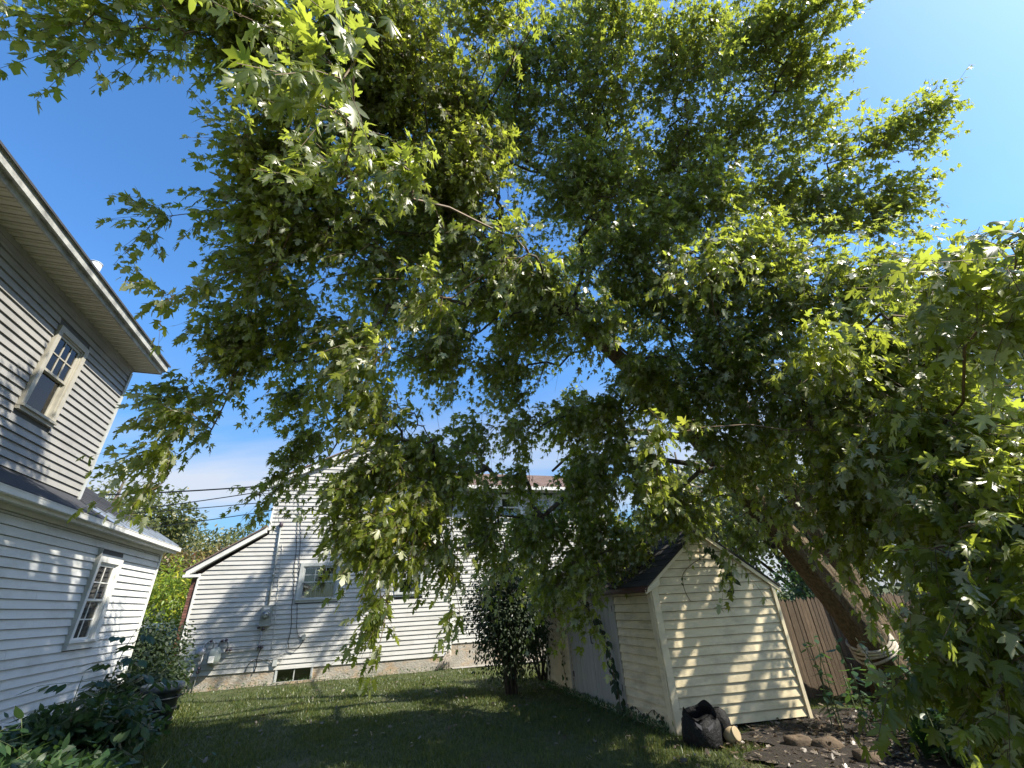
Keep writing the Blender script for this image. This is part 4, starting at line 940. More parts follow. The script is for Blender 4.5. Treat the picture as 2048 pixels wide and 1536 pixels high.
# tubes for every wood segment outside the hand made limbs
idx = np.arange(NL, cntN); A_ = NN[par[idx]]; B_ = NN[idx]; ra = np.minimum(rad[par[idx]], rad[idx] * 1.6); rb = rad[idx]
def seg_tubes(A, B, ra, rb, n):
    d = norm(B - A); ref = np.where(np.abs(d[:, 2:3]) < .9, np.array([[0, 0, 1.0]]), np.array([[1.0, 0, 0]])); x = norm(np.cross(d, ref)); y = np.cross(d, x)
    t = np.arange(n) * 2 * pi / n; c = np.cos(t)[None, :, None]; s = np.sin(t)[None, :, None]
    off = x[:, None] * c + y[:, None] * s
    V_ = np.concatenate([A[:, None] + off * ra[:, None, None], B[:, None] + off * rb[:, None, None]], 1)
    k = len(A); F = []
    for j in range(n): j2 = (j + 1) % n; F += [(j, j2, j2 + n), (j, j2 + n, j + n)]
    F = np.array(F)[None] + (np.arange(k) * 2 * n)[:, None, None]
    return V_.reshape(-1, 3), F.reshape(-1, 3)
big = rb > .012
P, F = seg_tubes(A_[big], B_[big], ra[big], rb[big], 7)
link('branches', tri_mesh('branches', P, F, MT['bark_limb']), tree, kind='stuff')
P, F = seg_tubes(A_[~big], B_[~big], ra[~big], rb[~big], 3)
link('thin_branches', tri_mesh('thin_branches', P, F, MT['twig']), tree, kind='stuff')
# leafy twigs
n = len(starts)
inc = norm(NN[tw_parent] - NN[np.maximum(par[tw_parent], 0)])
out_d = norm(starts - cen); 
dirv = norm(inc * .7 + out_d * .35 + rng.normal(size=(n, 3)) * .5 + np.array([-.05, 0, -.15]))
Lt = rng.uniform(.22, .55, n); droop = rng.uniform(.08, .55, n) * Lt * 1.2
far_hi = starts[:, 2] > 8.0; droop[far_hi] *= .35
p0 = NN[tw_parent]
def tw(t): return p0 + dirv * (Lt * t)[:, None] - np.array([0, 0, 1.0]) * (droop * t * t)[:, None]
segA = [tw(np.full(n, a)) for a in (0, .5, 1.0)]
PP, FFs, b = [], [], 0
for k in range(2):
    P, F = seg_tubes(segA[k], segA[k + 1], np.full(n, .0024 - .0004 * k), np.full(n, .0020 - .0004 * k), 3); PP.append(P); FFs.append(F + b); b += len(P)
link('twigs', tri_mesh('twigs', np.concatenate(PP), np.concatenate(FFs), MT['twig']), tree, kind='stuff')
pos, ax, nr, sz, pet0 = [], [], [], [], []
NLF = 12
for k in range(NLF):
    t = np.clip(.08 + .92 * (k // 2) / ((NLF - 1) / 2) + rng.uniform(-.04, .04, n), 0, 1)
    base = tw(t); tang = norm(dirv - np.array([0, 0, 1.0]) * (2 * droop / Lt * t)[:, None])
    sd_ = norm(np.cross(tang, rng.normal(size=(n, 3)))) * (1 if k % 2 else -1)
    pl = rng.uniform(.02, .055, n)
    pd = norm(sd_ * .75 + tang * .5 + rng.normal(size=(n, 3)) * .15 + np.array([0, 0, -.12]))
    bp = base + pd * pl[:, None]
    a = norm(pd * .55 + tang * .35 + np.array([-.06, 0, -.62]) * rng.uniform(.35, 1.6, (n, 1)) + rng.normal(size=(n, 3)) * .28)
    nn_ = lift(n, .45) + pd * .3 + _sd * .75 + rng.normal(size=(n, 3)) * .45   # blades turn towards the light
    keep = rng.random(n) < .93
    pos.append(bp[keep]); ax.append(a[keep]); nr.append(nn_[keep]); sz.append(((.056 + .078 * rng.random(n) ** 1.2) * (1 - .15 * t))[keep]); pet0.append(base[keep])
pos, ax, nr, sz, pet0 = map(np.concatenate, (pos, ax, nr, sz, pet0))
tone = np.clip(rng.beta(2.2, 2.2, len(pos)) + .11 * np.sin(pos[:, 0] * 1.7 + pos[:, 2] * 1.1) + .11 * np.sin(pos[:, 0] * 5.1 + pos[:, 1] * 3.7) * np.sin(pos[:, 2] * 4.3), 0, 1)
v_ = pos + ax * (sz * .5)[:, None] - EYE; dep = v_ @ FWD; sx_ = (v_ @ RGT) / np.maximum(dep, .1) * 845; sy_ = (v_ @ UPV) / np.maximum(dep, .1) * 845
# nothing may touch the lens, and keep clear of the houses
dist = np.linalg.norm(v_, axis=1)
hu = (pos[:, 0] + 2.295) * HF.e.x + (pos[:, 1] - 14.607) * HF.e.y; hd = (pos[:, 0] + 2.295) * HF.n.x + (pos[:, 1] - 14.607) * HF.n.y
ldist = pos[:, 0] * NW.x + pos[:, 1] * NW.y
# leaves are cut away up-sun of these spots to shape the light falling there (x, y, z, size)
GAPS = np.array([(3.03, 7.17, 1.84, 0.030), (2.99, 7.17, 1.78, 0.034), (2.95, 7.16, 1.73, 0.038), (2.91, 7.15, 1.68, 0.042), (2.87, 7.14, 1.62, 0.046), (2.83, 7.13, 1.57, 0.050), (2.78, 7.12, 1.50, 0.044), (2.73, 7.11, 1.43, 0.038), (2.67, 7.10, 1.36, 0.032), (2.62, 7.09, 1.29, 0.026), (3.47, 7.26, 1.15, 0.050), (3.41, 7.25, 1.07, 0.054), (3.35, 7.24, 1.00, 0.058), (3.30, 7.23, 0.93, 0.062), (3.24, 7.21, 0.86, 0.066), (3.19, 7.20, 0.79, 0.070), (3.12, 7.19, 0.72, 0.068), (3.06, 7.18, 0.65, 0.066), (3.00, 7.17, 0.59, 0.064), (2.94, 7.16, 0.52, 0.062), (2.88, 7.14, 0.46, 0.060), (2.84, 7.13, 0.38, 0.056), (2.79, 7.13, 0.30, 0.052), (2.74, 7.12, 0.22, 0.048), (2.70, 7.11, 0.14, 0.044), (3.13, 7.19, 0.85, 0.030), (3.03, 7.17, 0.75, 0.030), (2.93, 7.15, 0.66, 0.030), (2.83, 7.13, 0.56, 0.030), (2.74, 7.12, 0.47, 0.030), (2.70, 7.11, 0.40, 0.028), (2.66, 7.10, 0.34, 0.025), (2.62, 7.09, 0.27, 0.022), (2.28, 7.03, 1.40, 0.015), (2.25, 7.02, 1.31, 0.016), (2.21, 7.01, 1.23, 0.017), (2.17, 7.00, 1.14, 0.018), (2.14, 7.00, 1.06, 0.019), (2.10, 6.99, 0.98, 0.020), (2.08, 6.99, 0.91, 0.019), (2.05, 6.98, 0.84, 0.018), (2.02, 6.98, 0.77, 0.017), (2.00, 6.97, 0.70, 0.016), (3.76, 7.32, 1.60, 0.040), (3.77, 7.32, 1.52, 0.038), (3.78, 7.32, 1.43, 0.036), (3.79, 7.32, 1.35, 0.034), (3.81, 7.33, 1.27, 0.032), (3.82, 7.33, 1.19, 0.030), (3.82, 7.33, 1.06, 0.036), (3.82, 7.33, 0.94, 0.042), (3.82, 7.33, 0.81, 0.048), (3.82, 7.33, 0.69, 0.054), (3.82, 7.33, 0.57, 0.060), (3.81, 7.33, 0.45, 0.066), (3.79, 7.32, 0.34, 0.072), (3.78, 7.32, 0.22, 0.078), (3.76, 7.32, 0.11, 0.084), (3.49, 7.26, 1.68, 0.030), (3.44, 7.25, 1.60, 0.030), (3.40, 7.25, 1.52, 0.030), (3.36, 7.24, 1.44, 0.030), (3.31, 7.23, 1.36, 0.030), (-8.26, 12.65, 0.00, 0.220), (-6.49, 10.68, 0.00, 0.300), (-6.43, 11.27, 0.00, 0.200), (-5.36, 11.10, 0.00, 0.250), (-4.54, 11.22, 0.00, 0.250), (-5.13, 14.63, 0.00, 0.250), (-3.78, 13.97, 0.00, 0.200), (-2.39, 12.53, 0.00, 0.250), (-1.60, 13.05, 0.00, 0.250), (-3.83, 8.77, 0.00, 0.200), (-4.67, 8.78, -0.00, 0.150), (-6.45, 9.49, 0.00, 0.200), (1.54, 7.21, 0.00, 0.100), (1.97, 6.10, 0.00, 0.120), (2.16, 5.78, 0.00, 0.140), (-1.28, 7.18, 0.00, 0.100), (-1.64, 10.82, 0.00, 0.120), (-0.53, 12.08, 0.00, 0.150), (-6.53, 6.15, 2.62, 0.090), (-6.74, 6.76, 2.63, 0.100), (-6.77, 6.83, 2.35, 0.100), (-6.80, 6.92, 2.05, 0.070), (-6.22, 5.28, 2.62, 0.100), (-6.43, 5.89, 2.34, 0.070), (-6.60, 6.36, 2.25, 0.050), (-6.80, 6.92, 0.52, 0.070), (-7.31, 8.36, 0.26, 0.070), (-7.21, 8.07, 0.56, 0.050), (-7.42, 8.68, 1.27, 0.050), (-7.63, 9.28, 2.74, 0.040), (-7.75, 9.61, 2.48, 0.040), (-6.78, 6.86, 1.32, 0.040), (-6.26, 4.19, 5.44, 0.070), (-6.29, 4.27, 5.60, 0.050), (-6.52, 4.93, 5.60, 0.050), (-6.09, 3.72, 5.55, 0.080), (-6.49, 4.83, 4.25, 0.080), (-6.50, 4.88, 4.06, 0.060), (-6.87, 5.91, 5.01, 0.060), (-6.99, 6.27, 5.49, 0.060), (-6.97, 6.20, 5.30, 0.040), (-6.84, 5.82, 4.48, 0.050), (-7.07, 6.49, 4.60, 0.040), (-6.94, 6.12, 3.37, 0.060), (-6.88, 5.95, 3.22, 0.050), (-6.62, 5.22, 3.37, 0.050), (-6.89, 5.99, 4.14, 0.040)])
gapped = np.zeros(len(pos), bool)
mid_ = pos + ax * (sz * .5)[:, None]
for gx_, gy_, gz_, gr_ in GAPS:
    rel = mid_ - np.array([gx_, gy_, gz_]); al = rel @ _sd; pr_ = np.linalg.norm(rel - al[:, None] * _sd, axis=1)
    gapped |= (al > 0) & (pr_ < gr_ * rng.uniform(.75, 1.15, len(pos)) + .035)
ok = (~gapped) & (dist > 1.3) & (hd > .25) & (ldist > -3.75)
pos, ax, nr, sz, pet0, tone, dep, sx_, sy_, dist = [q[ok] for q in (pos, ax, nr, sz, pet0, tone, dep, sx_, sy_, dist)]
inview = (dep > .3) & (np.abs(sx_) < 1010) & (np.abs(sy_) < 755)
app = np.where(inview, sz / np.maximum(dist, .1), 0); top = np.argsort(-app)[:300]; mask = np.ones(len(pos), bool); mask[top] = False
near = (dist < 4.2) & mask; midm = (dist >= 4.2) & (dist < 6.2) & mask; farm = (dist >= 6.2) & mask
print("LEAVES", len(pos), near.sum())
crown = leaves_obj('crown', pos[near], ax[near], nr[near], sz[near], 'maple', MT['leaf_maple'], tree, tone[near], kind='stuff')
leaves_obj('crown', pos[midm], ax[midm], nr[midm], sz[midm], 'maple_lo', MT['leaf_maple'], tree, tone[midm], kind='stuff')
leaves_obj('crown', pos[farm], ax[farm], nr[farm], sz[farm], 'maple_xs', MT['leaf_maple'], tree, tone[farm], kind='stuff')
pn = dist < 4.2
P, F = seg_tubes(pet0[pn], pos[pn], np.full(pn.sum(), .0013), np.full(pn.sum(), .001), 3)
link('petioles', tri_mesh('petioles', P, F, MT['stem_green']), tree, kind='stuff')
for i in top:
    leaves_obj('leaf', pos[i:i + 1], ax[i:i + 1], nr[i:i + 1], sz[i:i + 1], 'maple', MT['leaf_maple'], crown, tone[i:i + 1])

# rope knotted round the trunk
def trunk_at(z):
    P = limb_curves[0][0]; R_ = limb_curves[0][1]
    for i in range(len(P) - 1):
        if P[i].z <= z <= P[i + 1].z:
            t = (z - P[i].z) / (P[i + 1].z - P[i].z); return P[i].lerp(P[i + 1], t), R_[i] + (R_[i + 1] - R_[i]) * t, (P[i + 1] - P[i]).normalized()
rp = empty('rope', trunk_at(.72)[0], "thick pale rope wound and knotted round the leaning maple trunk", "rope")
tocam = Vector((-.62, -.78, 0))
mb = MB()
for k in range(4):
    c, r, d = trunk_at(.66 + k * .055); a = d.orthogonal().normalized(); b = d.cross(a)
    mb.tube([c + a * cos(t) * (r + .03) + b * sin(t) * (r + .03) + d * (.03 * sin(t * 2 + k)) for t in np.linspace(0, 2 * pi, 40)], .021, 8)
mb.obj('coil', MT['rope'], rp)
c, r, d = trunk_at(.70); kc = c + Vector((-.86, -.5, 0)).normalized() * (r + .06)
mb = MB()
for k in range(5):
    A0 = Vector((random.uniform(-1, 1), random.uniform(-1, 1), random.uniform(-1, 1))).normalized(); B0 = A0.orthogonal().normalized(); C0 = A0.cross(B0)
    mb.tube([kc + B0 * cos(t) * .055 + C0 * sin(t) * .05 + Vector((0, 0, .02 * sin(3 * t))) for t in np.linspace(0, 6.1, 22)], .019, 7)
mb.obj('knot', MT['rope'], rp)
mb = MB(); mb.tube([kc, kc + Vector((-.02, -.05, -.12)), kc + Vector((.03, -.06, -.3)), kc + Vector((.1, -.03, -.45)), kc + Vector((.2, .02, -.52))], .012, 7); mb.obj('tail', MT['rope'], rp)

# ------------------------------------------------------------------ generic shrubs
def shrub(name, label, cat, c, rx, ry, h, n, kind, mat, size, stems=8, group=None, z0=.15, ell=True, near_objs=0, tonebias=0, droop=.3, clump=.5, parent=None):
    """stems from the base with leaves clumped through the volume; h is full height"""
    t = empty(name, (c[0], c[1], 0), label, cat, group)
    nc = max(6, n // 45); cc = norm(rng.normal(size=(nc, 3))) * (rng.random((nc, 1)) ** .38)
    q = norm(rng.normal(size=(n, 3))) * (rng.random((n, 1)) ** .5)
    ci = rng.integers(0, nc, n); q = q * clump + cc[ci] * (1.05 - clump * .5)
    P = np.stack([c[0] + q[:, 0] * rx, c[1] + q[:, 1] * ry, z0 + (h - z0) * (.5 + .5 * np.clip(q[:, 2], -1.0, 1.25))], 1)
    out_ = norm(q + 1e-3)
    axv = norm(out_ * .6 + rng.normal(size=(n, 3)) * .5 + np.array([0, 0, -droop])); nv = lift(n, 1.0) + out_ * .4
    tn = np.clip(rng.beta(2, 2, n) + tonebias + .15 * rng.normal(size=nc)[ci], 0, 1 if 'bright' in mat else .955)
    sz_ = rng.uniform(.7, 1.2, n) * size
    leaves_obj('foliage', P, axv, nv, sz_, kind, MT[mat], t, tn, kind='stuff')
    mb = MB()
    for k in range(stems):
        e = cc[k % nc]; tip = Vector((c[0] + e[0] * rx * .8, c[1] + e[1] * ry * .8, z0 + (h - z0) * (.5 + .45 * e[2])))
        b0 = Vector((c[0] + random.uniform(-.1, .1) * rx, c[1] + random.uniform(-.1, .1) * ry, -.05)); md = b0.lerp(tip, .5) + Vector((random.uniform(-.1, .1) * rx, random.uniform(-.1, .1) * ry, .05 * h))
        r0 = .012 + .008 * h; mb.tube([b0, b0.lerp(md, .5), md, md.lerp(tip, .5), tip], [r0, r0 * .85, r0 * .65, r0 * .45, r0 * .2], 6)
    mb.obj('stems', MT['bark_limb'], t)
    return t
def bgtree(name, label, az_, dist_, h, rx, n, kind, mat, size, group='trees beyond the houses', trunk_h=.3, tonebias=0, rz=None, squash=1):
    x, y = dist_ * sin(radians(az_)), dist_ * cos(radians(az_)); t = empty(name, (x, y, 0), label, 'tree', group)
    nb = 16; cb = norm(rng.normal(size=(nb, 3))) * (rng.random((nb, 1)) ** .4); br = rng.uniform(.28, .5, nb)
    zc_ = h * (.5 + trunk_h * .5); zr = h * (1 - trunk_h) * .5 * squash
    ci = rng.integers(0, nb, n); q = norm(rng.normal(size=(n, 3))) * (rng.random((n, 1)) ** .4) * br[ci][:, None] + cb[ci] * .72
    sub = rng.random(n) < .5; nc2 = n // 30; k2 = rng.integers(0, nc2, n); cs = q[rng.integers(0, n, nc2)]; q[sub] = cs[k2[sub]] + rng.normal(size=(sub.sum(), 3)) * .05
    P = np.array([x, y, zc_]) + q * np.array([rx, rx, zr])
    out_ = norm(q); axv = norm(out_ * .5 + rng.normal(size=(n, 3)) * .6 + np.array([0, 0, -.3])); nv = lift(n, .8) + out_ * .5
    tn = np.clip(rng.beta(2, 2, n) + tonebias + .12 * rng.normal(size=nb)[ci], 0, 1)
    leaves_obj('crown', P, axv, nv, rng.uniform(.7, 1.25, n) * size, kind, MT[mat], t, tn, kind='stuff')
    mb = MB(); r0 = .03 * h; b = Vector((x, y, -.2)); top_ = Vector((x, y, zc_))
    mb.tube([b, b.lerp(top_, .4) + Vector((.1, 0, 0)), top_, top_ + Vector((.1, .1, zr * .7))], [r0, r0 * .75, r0 * .5, r0 * .15], 8)
    mb.obj('trunk', MT['bark_limb'], t)
    mb = MB()
    for k in range(nb):
        e = cb[k] * .72; tip = Vector((x + e[0] * rx, y + e[1] * rx, zc_ + e[2] * zr)); s0 = b.lerp(top_, random.uniform(.45, .95))
        mb.tube([s0, s0.lerp(tip, .5) + Vector((0, 0, .03 * h)), tip], [r0 * .35, r0 * .22, r0 * .08], 5)
    mb.obj('limbs', MT['bark_limb'], t)
    return t

bgtree('broadleaf_tree', "tall olive green tree rising directly behind the dark shingled roof edge", -44, 27, 8.6, 4.2, 9000, 'small', 'leaf_far', .22)
bgtree('broadleaf_tree', "rounded yellowish green tree between the two houses", -38.0, 33, 8.0, 4.0, 9000, 'small', 'leaf_far', .22, tonebias=.18)
bgtree('broadleaf_tree', "thin crowned grey green tree just left of the pale house roof", -31.5, 36, 7.6, 4.4, 6500, 'small', 'leaf_far', .22, tonebias=-.05)
bgtree('broadleaf_tree', "low rust tinged tree in the gap between the houses", -36.4, 24, 5.0, 2.6, 7000, 'small', 'leaf_rust', .17, trunk_h=.1, tonebias=0.1)
bgtree('broadleaf_tree', "distant olive tree behind the pale house's low roof end", -26, 40, 7.6, 4.6, 6000, 'small', 'leaf_far', .24)
shrub('large_shrub', "bright yellow green shrub glowing in the sun between the houses", 'shrub', azp(-37.0, 0, 20.5)[:2], 2.1, 1.8, 3.5, 9000, 'lance', 'leaf_bright', .17, droop=.5, tonebias=.15)
shrub('hedge', "dark shaded hedge at the far left corner of the pale house", 'hedge', azp(-38.3, 0, 13.2)[:2], .62, 1.1, 1.70, 6500, 'small', 'leaf_bush', .09, tonebias=-.2, clump=.8)
# behind the shed and fence
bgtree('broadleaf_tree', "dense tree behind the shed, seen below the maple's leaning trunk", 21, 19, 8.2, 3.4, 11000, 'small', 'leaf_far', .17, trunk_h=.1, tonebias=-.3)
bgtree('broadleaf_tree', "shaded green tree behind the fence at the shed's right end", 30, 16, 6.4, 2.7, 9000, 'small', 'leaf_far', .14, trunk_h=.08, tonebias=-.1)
bgtree('broadleaf_tree', "tree beyond the fence, right of the maple trunk", 41, 14.5, 6.6, 3.3, 11000, 'small', 'leaf_far', .15, trunk_h=.08, tonebias=.05)
bgtree('broadleaf_tree', "grey green tree beyond the fence at the far right edge", 54, 18, 9.2, 3.6, 8000, 'small', 'leaf_far', .16, trunk_h=.1, tonebias=-.1)
shrub('shrub', "yellow green bush peeping over the fence beside the shed roof", 'shrub', (4.5, 10.3), .9, .8, 2.15, 4500, 'small', 'leaf_far', .075, tonebias=.15)
shrub('shrub', "leafy bush behind the pickets under the leaning trunk", 'shrub', (6.6, 10.6), 1.3, .9, 2.3, 5000, 'small', 'leaf_under', .09)
# conifer on the right edge
cf = empty('conifer', (15.8, 10.2, 0), "dark spiky conifer showing through the maple's gap at the right edge", 'tree')
mb = MB(); mb.tube([(15.8, 10.2, -.2), (15.8, 10.2, 4), (15.8, 10.2, 9.0)], [.22, .14, .02], 8); mb.obj('trunk', MT['bark_limb'], cf)
ps, as_, A1, B1 = [], [], [], []
for k in range(190):
    z_ = 1.2 + 7.6 * (k / 190) ** .9; L_ = (9.3 - z_) * .34 + .25; t = k * 2.4
    dx, dy = cos(t), sin(t); b0 = np.array([15.8, 10.2, z_]); e_ = b0 + np.array([dx * L_, dy * L_, -.06 * L_ + .08]); A1.append(b0); B1.append(e_)
    m = 38; s_ = rng.random(m) ** .7; pp = b0 + (e_ - b0) * s_[:, None]; sdv = np.array([-dy, dx, 0]) * rng.uniform(-1, 1, (m, 1)) * .30 * (1.05 - s_[:, None]) * L_
    ps.append(pp + sdv + rng.normal(size=(m, 3)) * .03); as_.append(norm(np.array([dx, dy, -.1]) + sdv * 2 + rng.normal(size=(m, 3)) * .3))
ps, as_ = np.concatenate(ps), np.concatenate(as_)
leaves_obj('foliage', ps, as_, lift(len(ps), 1), rng.uniform(.10, .2, len(ps)), 'needle', MT['needle'], cf, kind='stuff')
P, F = seg_tubes(np.array(A1), np.array(B1), np.full(len(A1), .02), np.full(len(A1), .005), 4); link('boughs', tri_mesh('boughs', P, F, MT['bark_limb']), cf, kind='stuff')

# bush between house and shed
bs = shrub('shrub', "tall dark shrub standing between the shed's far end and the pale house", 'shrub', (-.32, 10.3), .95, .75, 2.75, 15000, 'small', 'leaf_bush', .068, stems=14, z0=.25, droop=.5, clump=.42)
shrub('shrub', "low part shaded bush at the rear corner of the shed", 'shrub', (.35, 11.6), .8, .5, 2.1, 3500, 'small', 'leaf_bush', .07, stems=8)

# ------------------------------------------------------------------ stemmed leafy plants whose leaves are single things to see
big_leaf_count = 0
def stem_plant(name, label, cat, base, stems, leafkind, mat, lsize, per=14, group=None, compound=0, singles=True, stem_r=.009, r2=None):
    global big_leaf_count
    t = empty(name, base, label, cat, group); R0 = random.Random(hash(label) % 9999 if r2 is None else r2)
    mb = MB(); ps, as_, ns, ss = [], [], [], []
    for st in stems:
        pts, _ = smooth_poly([Vector(base) + Vector(p) for p in st], [1] * len(st), .08)
        n = len(pts); mb = MB(); mb.tube(pts, [stem_r * (1 - .7 * i / n) for i in range(n)], 6)
        for k in range(per):
            f = .25 + .75 * k / (per - 1); i = min(int(f * (n - 1)), n - 2); p = pts[i]; d = (pts[i + 1] - pts[i]).normalized()
            th = k * 2.4 + R0.uniform(-.4, .4); sdv = d.orthogonal().normalized(); sdv = (Matrix.Rotation(th, 3, d) @ sdv)
            if compound:   # a leaf stalk with leaflets in pairs
                L_ = lsize * R0.uniform(1.6, 2.6); tipd = (sdv * .9 + d * .25 + Vector((0, 0, -.18))).normalized(); pr_ = [p + tipd * (L_ * s) + Vector((0, 0, -.10 * L_ * s * s)) for s in (0, .35, .7, 1)]
                mb.tube(pr_, .0028, 4)
                for s in range(compound):
                    q = pr_[0].lerp(pr_[-1], .35 + .6 * s / compound)
                    for sg in (-1, 1):
                        lat = tipd.cross(Vector((0, 0, 1))).normalized() * sg
                        ps.append(q); as_.append((lat * .8 + tipd * .55 + Vector((0, 0, -.35 + R0.uniform(-.2, .1)))).normalized()); ns.append(Vector((R0.uniform(-.3, .3), R0.uniform(-.3, .3), 1))); ss.append(lsize * R0.uniform(.75, 1.1))
                ps.append(pr_[-1]); as_.append((tipd + Vector((0, 0, -.4))).normalized()); ns.append(Vector((R0.uniform(-.3, .3), R0.uniform(-.3, .3), 1))); ss.append(lsize * 1.1)
            else:
                q = p + sdv * .03; mb.tube([p, q], .002, 3)
                ps.append(q); as_.append((sdv * .8 + d * .3 + Vector((0, 0, -.35 + R0.uniform(-.25, .15)))).normalized()); ns.append(Vector((R0.uniform(-.4, .4), R0.uniform(-.4, .4), 1))); ss.append(lsize * R0.uniform(.6, 1.15))
        mb.obj('stem', MT['stem_green'], t)
    ps, as_, ns, ss = np.array(ps), np.array(as_), np.array(ns), np.array(ss)
    tn = np.clip(rng.beta(2, 2, len(ps)), 0, .96)
    if singles:
        d_ = np.linalg.norm(ps - EYE, axis=1); o_ = np.argsort(-ss / d_)[:300]
        for i in o_: leaves_obj('leaf', ps[i:i + 1], as_[i:i + 1], ns[i:i + 1], ss[i:i + 1], leafkind, MT[mat], t, tn[i:i + 1])
        rest = np.ones(len(ps), bool); rest[o_] = False
    else: rest = np.ones(len(ps), bool)
    if rest.any(): leaves_obj('foliage', ps[rest], as_[rest], ns[rest], ss[rest], leafkind, MT[mat], t, tn[rest], kind='stuff')
    return t
def rs(n, sx, sy, h, lean=.2, seed=1):
    R0 = random.Random(seed); out_ = []
    for k in range(n):
        a, b = R0.uniform(-sx, sx), R0.uniform(-sy, sy); H_ = h * R0.uniform(.65, 1.1); lx, ly = R0.uniform(-lean, lean), R0.uniform(-lean, lean)
        out_.append([(a, b, -.02), (a + lx * .3, b + ly * .3, H_ * .5), (a + lx, b + ly, H_)])
    return out_
# left foreground sapling and the tangle below it
stem_plant('sapling', "tall thin sapling with drooping oval leaflets in front of the white wall corner", 'sapling', (-5.15, 6.15, 0), [[(0, 0, 0), (.05, 0, .6), (.02, .05, 1.15), (.1, .1, 1.55)], [(0, 0, .1), (-.25, -.05, .6), (-.32, 0, 1.05)], [(.05, 0, .1), (.3, .1, .6), (.45, .2, 1.05)]], 'ovate', 'leaf_sap', .15, per=14, compound=3, r2=3)
stem_plant('sapling', "low arching sapling branch with large dark leaves across the white siding at far left", 'sapling', (-4.75, 4.35, 0), [[(0, 0, 0), (-.05, .1, .4), (-.25, .1, .72), (-.6, -.05, .80)], [(0, 0, 0), (-.3, .4, .5), (-.5, .7, .75)], [(.05, 0, 0), (.1, .3, .45), (.2, .5, .62)]], 'ovate', 'leaf_sap', .135, per=12, compound=3, r2=5)
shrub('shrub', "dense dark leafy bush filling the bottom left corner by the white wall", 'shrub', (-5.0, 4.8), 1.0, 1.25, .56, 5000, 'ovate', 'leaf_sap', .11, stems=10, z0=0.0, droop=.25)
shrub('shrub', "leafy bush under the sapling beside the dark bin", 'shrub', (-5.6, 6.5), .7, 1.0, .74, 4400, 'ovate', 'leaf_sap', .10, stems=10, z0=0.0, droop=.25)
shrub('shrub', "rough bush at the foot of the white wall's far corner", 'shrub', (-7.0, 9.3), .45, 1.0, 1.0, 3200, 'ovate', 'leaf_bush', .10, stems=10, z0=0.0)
stem_plant('weed_clump', "pale stemmed weeds at the lawn edge beside the left bush", 'weeds', (-3.75, 5.3, 0), rs(12, .35, .9, .34, .15, 4), 'lance', 'leaf_under', .085, per=9, singles=True, stem_r=.004, r2=6)
# right foreground undergrowth
stem_plant('undergrowth_plant', "tall leafy weed with broad pale leaves right of the shed corner", 'plant', (4.25, 6.6, 0), rs(9, .45, .35, 1.0, .25, 1), 'ovate', 'leaf_under', .14, per=14, r2=11)
stem_plant('undergrowth_plant', "leafy weeds at the foot of the roped trunk", 'plant', (4.9, 7.3, 0), rs(9, .45, .3, .42, .2, 2), 'ovate', 'leaf_under', .13, per=14, r2=12)
stem_plant('undergrowth_plant', "dense weeds in the bottom right corner below the maple leaves", 'plant', (4.55, 5.0, 0), rs(12, .6, .5, .85, .25, 3), 'ovate', 'leaf_under', .13, per=14, r2=13)
stem_plant('undergrowth_plant', "mixed weeds at the right edge behind the corner weeds", 'plant', (5.6, 5.9, 0), rs(12, .6, .6, 1.25, .3, 5), 'ovate', 'leaf_under', .12, per=14, r2=14)
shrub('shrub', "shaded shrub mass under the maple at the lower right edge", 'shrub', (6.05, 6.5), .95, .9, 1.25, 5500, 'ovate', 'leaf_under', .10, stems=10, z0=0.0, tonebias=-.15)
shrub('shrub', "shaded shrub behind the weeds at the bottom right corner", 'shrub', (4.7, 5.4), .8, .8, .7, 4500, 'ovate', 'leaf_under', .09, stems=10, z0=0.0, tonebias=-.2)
# strap leaved clump
def strap(base, n, L_, label, seed):
    t = empty('strap_leaf_plant', base, label, 'plant'); R0 = random.Random(seed)
    for k in range(n):
        th = R0.uniform(0, 2 * pi); o = R0.uniform(.2, .6) * L_; hh = L_ * R0.uniform(.7, 1.05); mb = MB(); vs = []; fs = []
        for i in range(7):
            s = i / 6; r = o * s ** 1.6; z_ = hh * (s - .35 * s * s * (1 if o > .3 else .3)); w_ = .022 * (1 - s ** 2) + .002
            c = Vector(base) + Vector((cos(th) * r, sin(th) * r, z_)); l = Vector((-sin(th), cos(th), 0)) * w_
            vs += [c - l, c + Vector((0, 0, -.006)), c + l]
        for i in range(6): fs += [(3 * i, 3 * i + 1, 3 * i + 4, 3 * i + 3), (3 * i + 1, 3 * i + 2, 3 * i + 5, 3 * i + 4)]
        mb.add(vs, fs, True); mb.obj('leaf', MT['leaf_under'], t)
strap((3.95, 5.55, 0), 22, .62, "clump of upright strap leaves in front of the undergrowth", 3)
strap((4.3, 5.9, 0), 18, .6, "second clump of strap leaves further back in the undergrowth", 4)
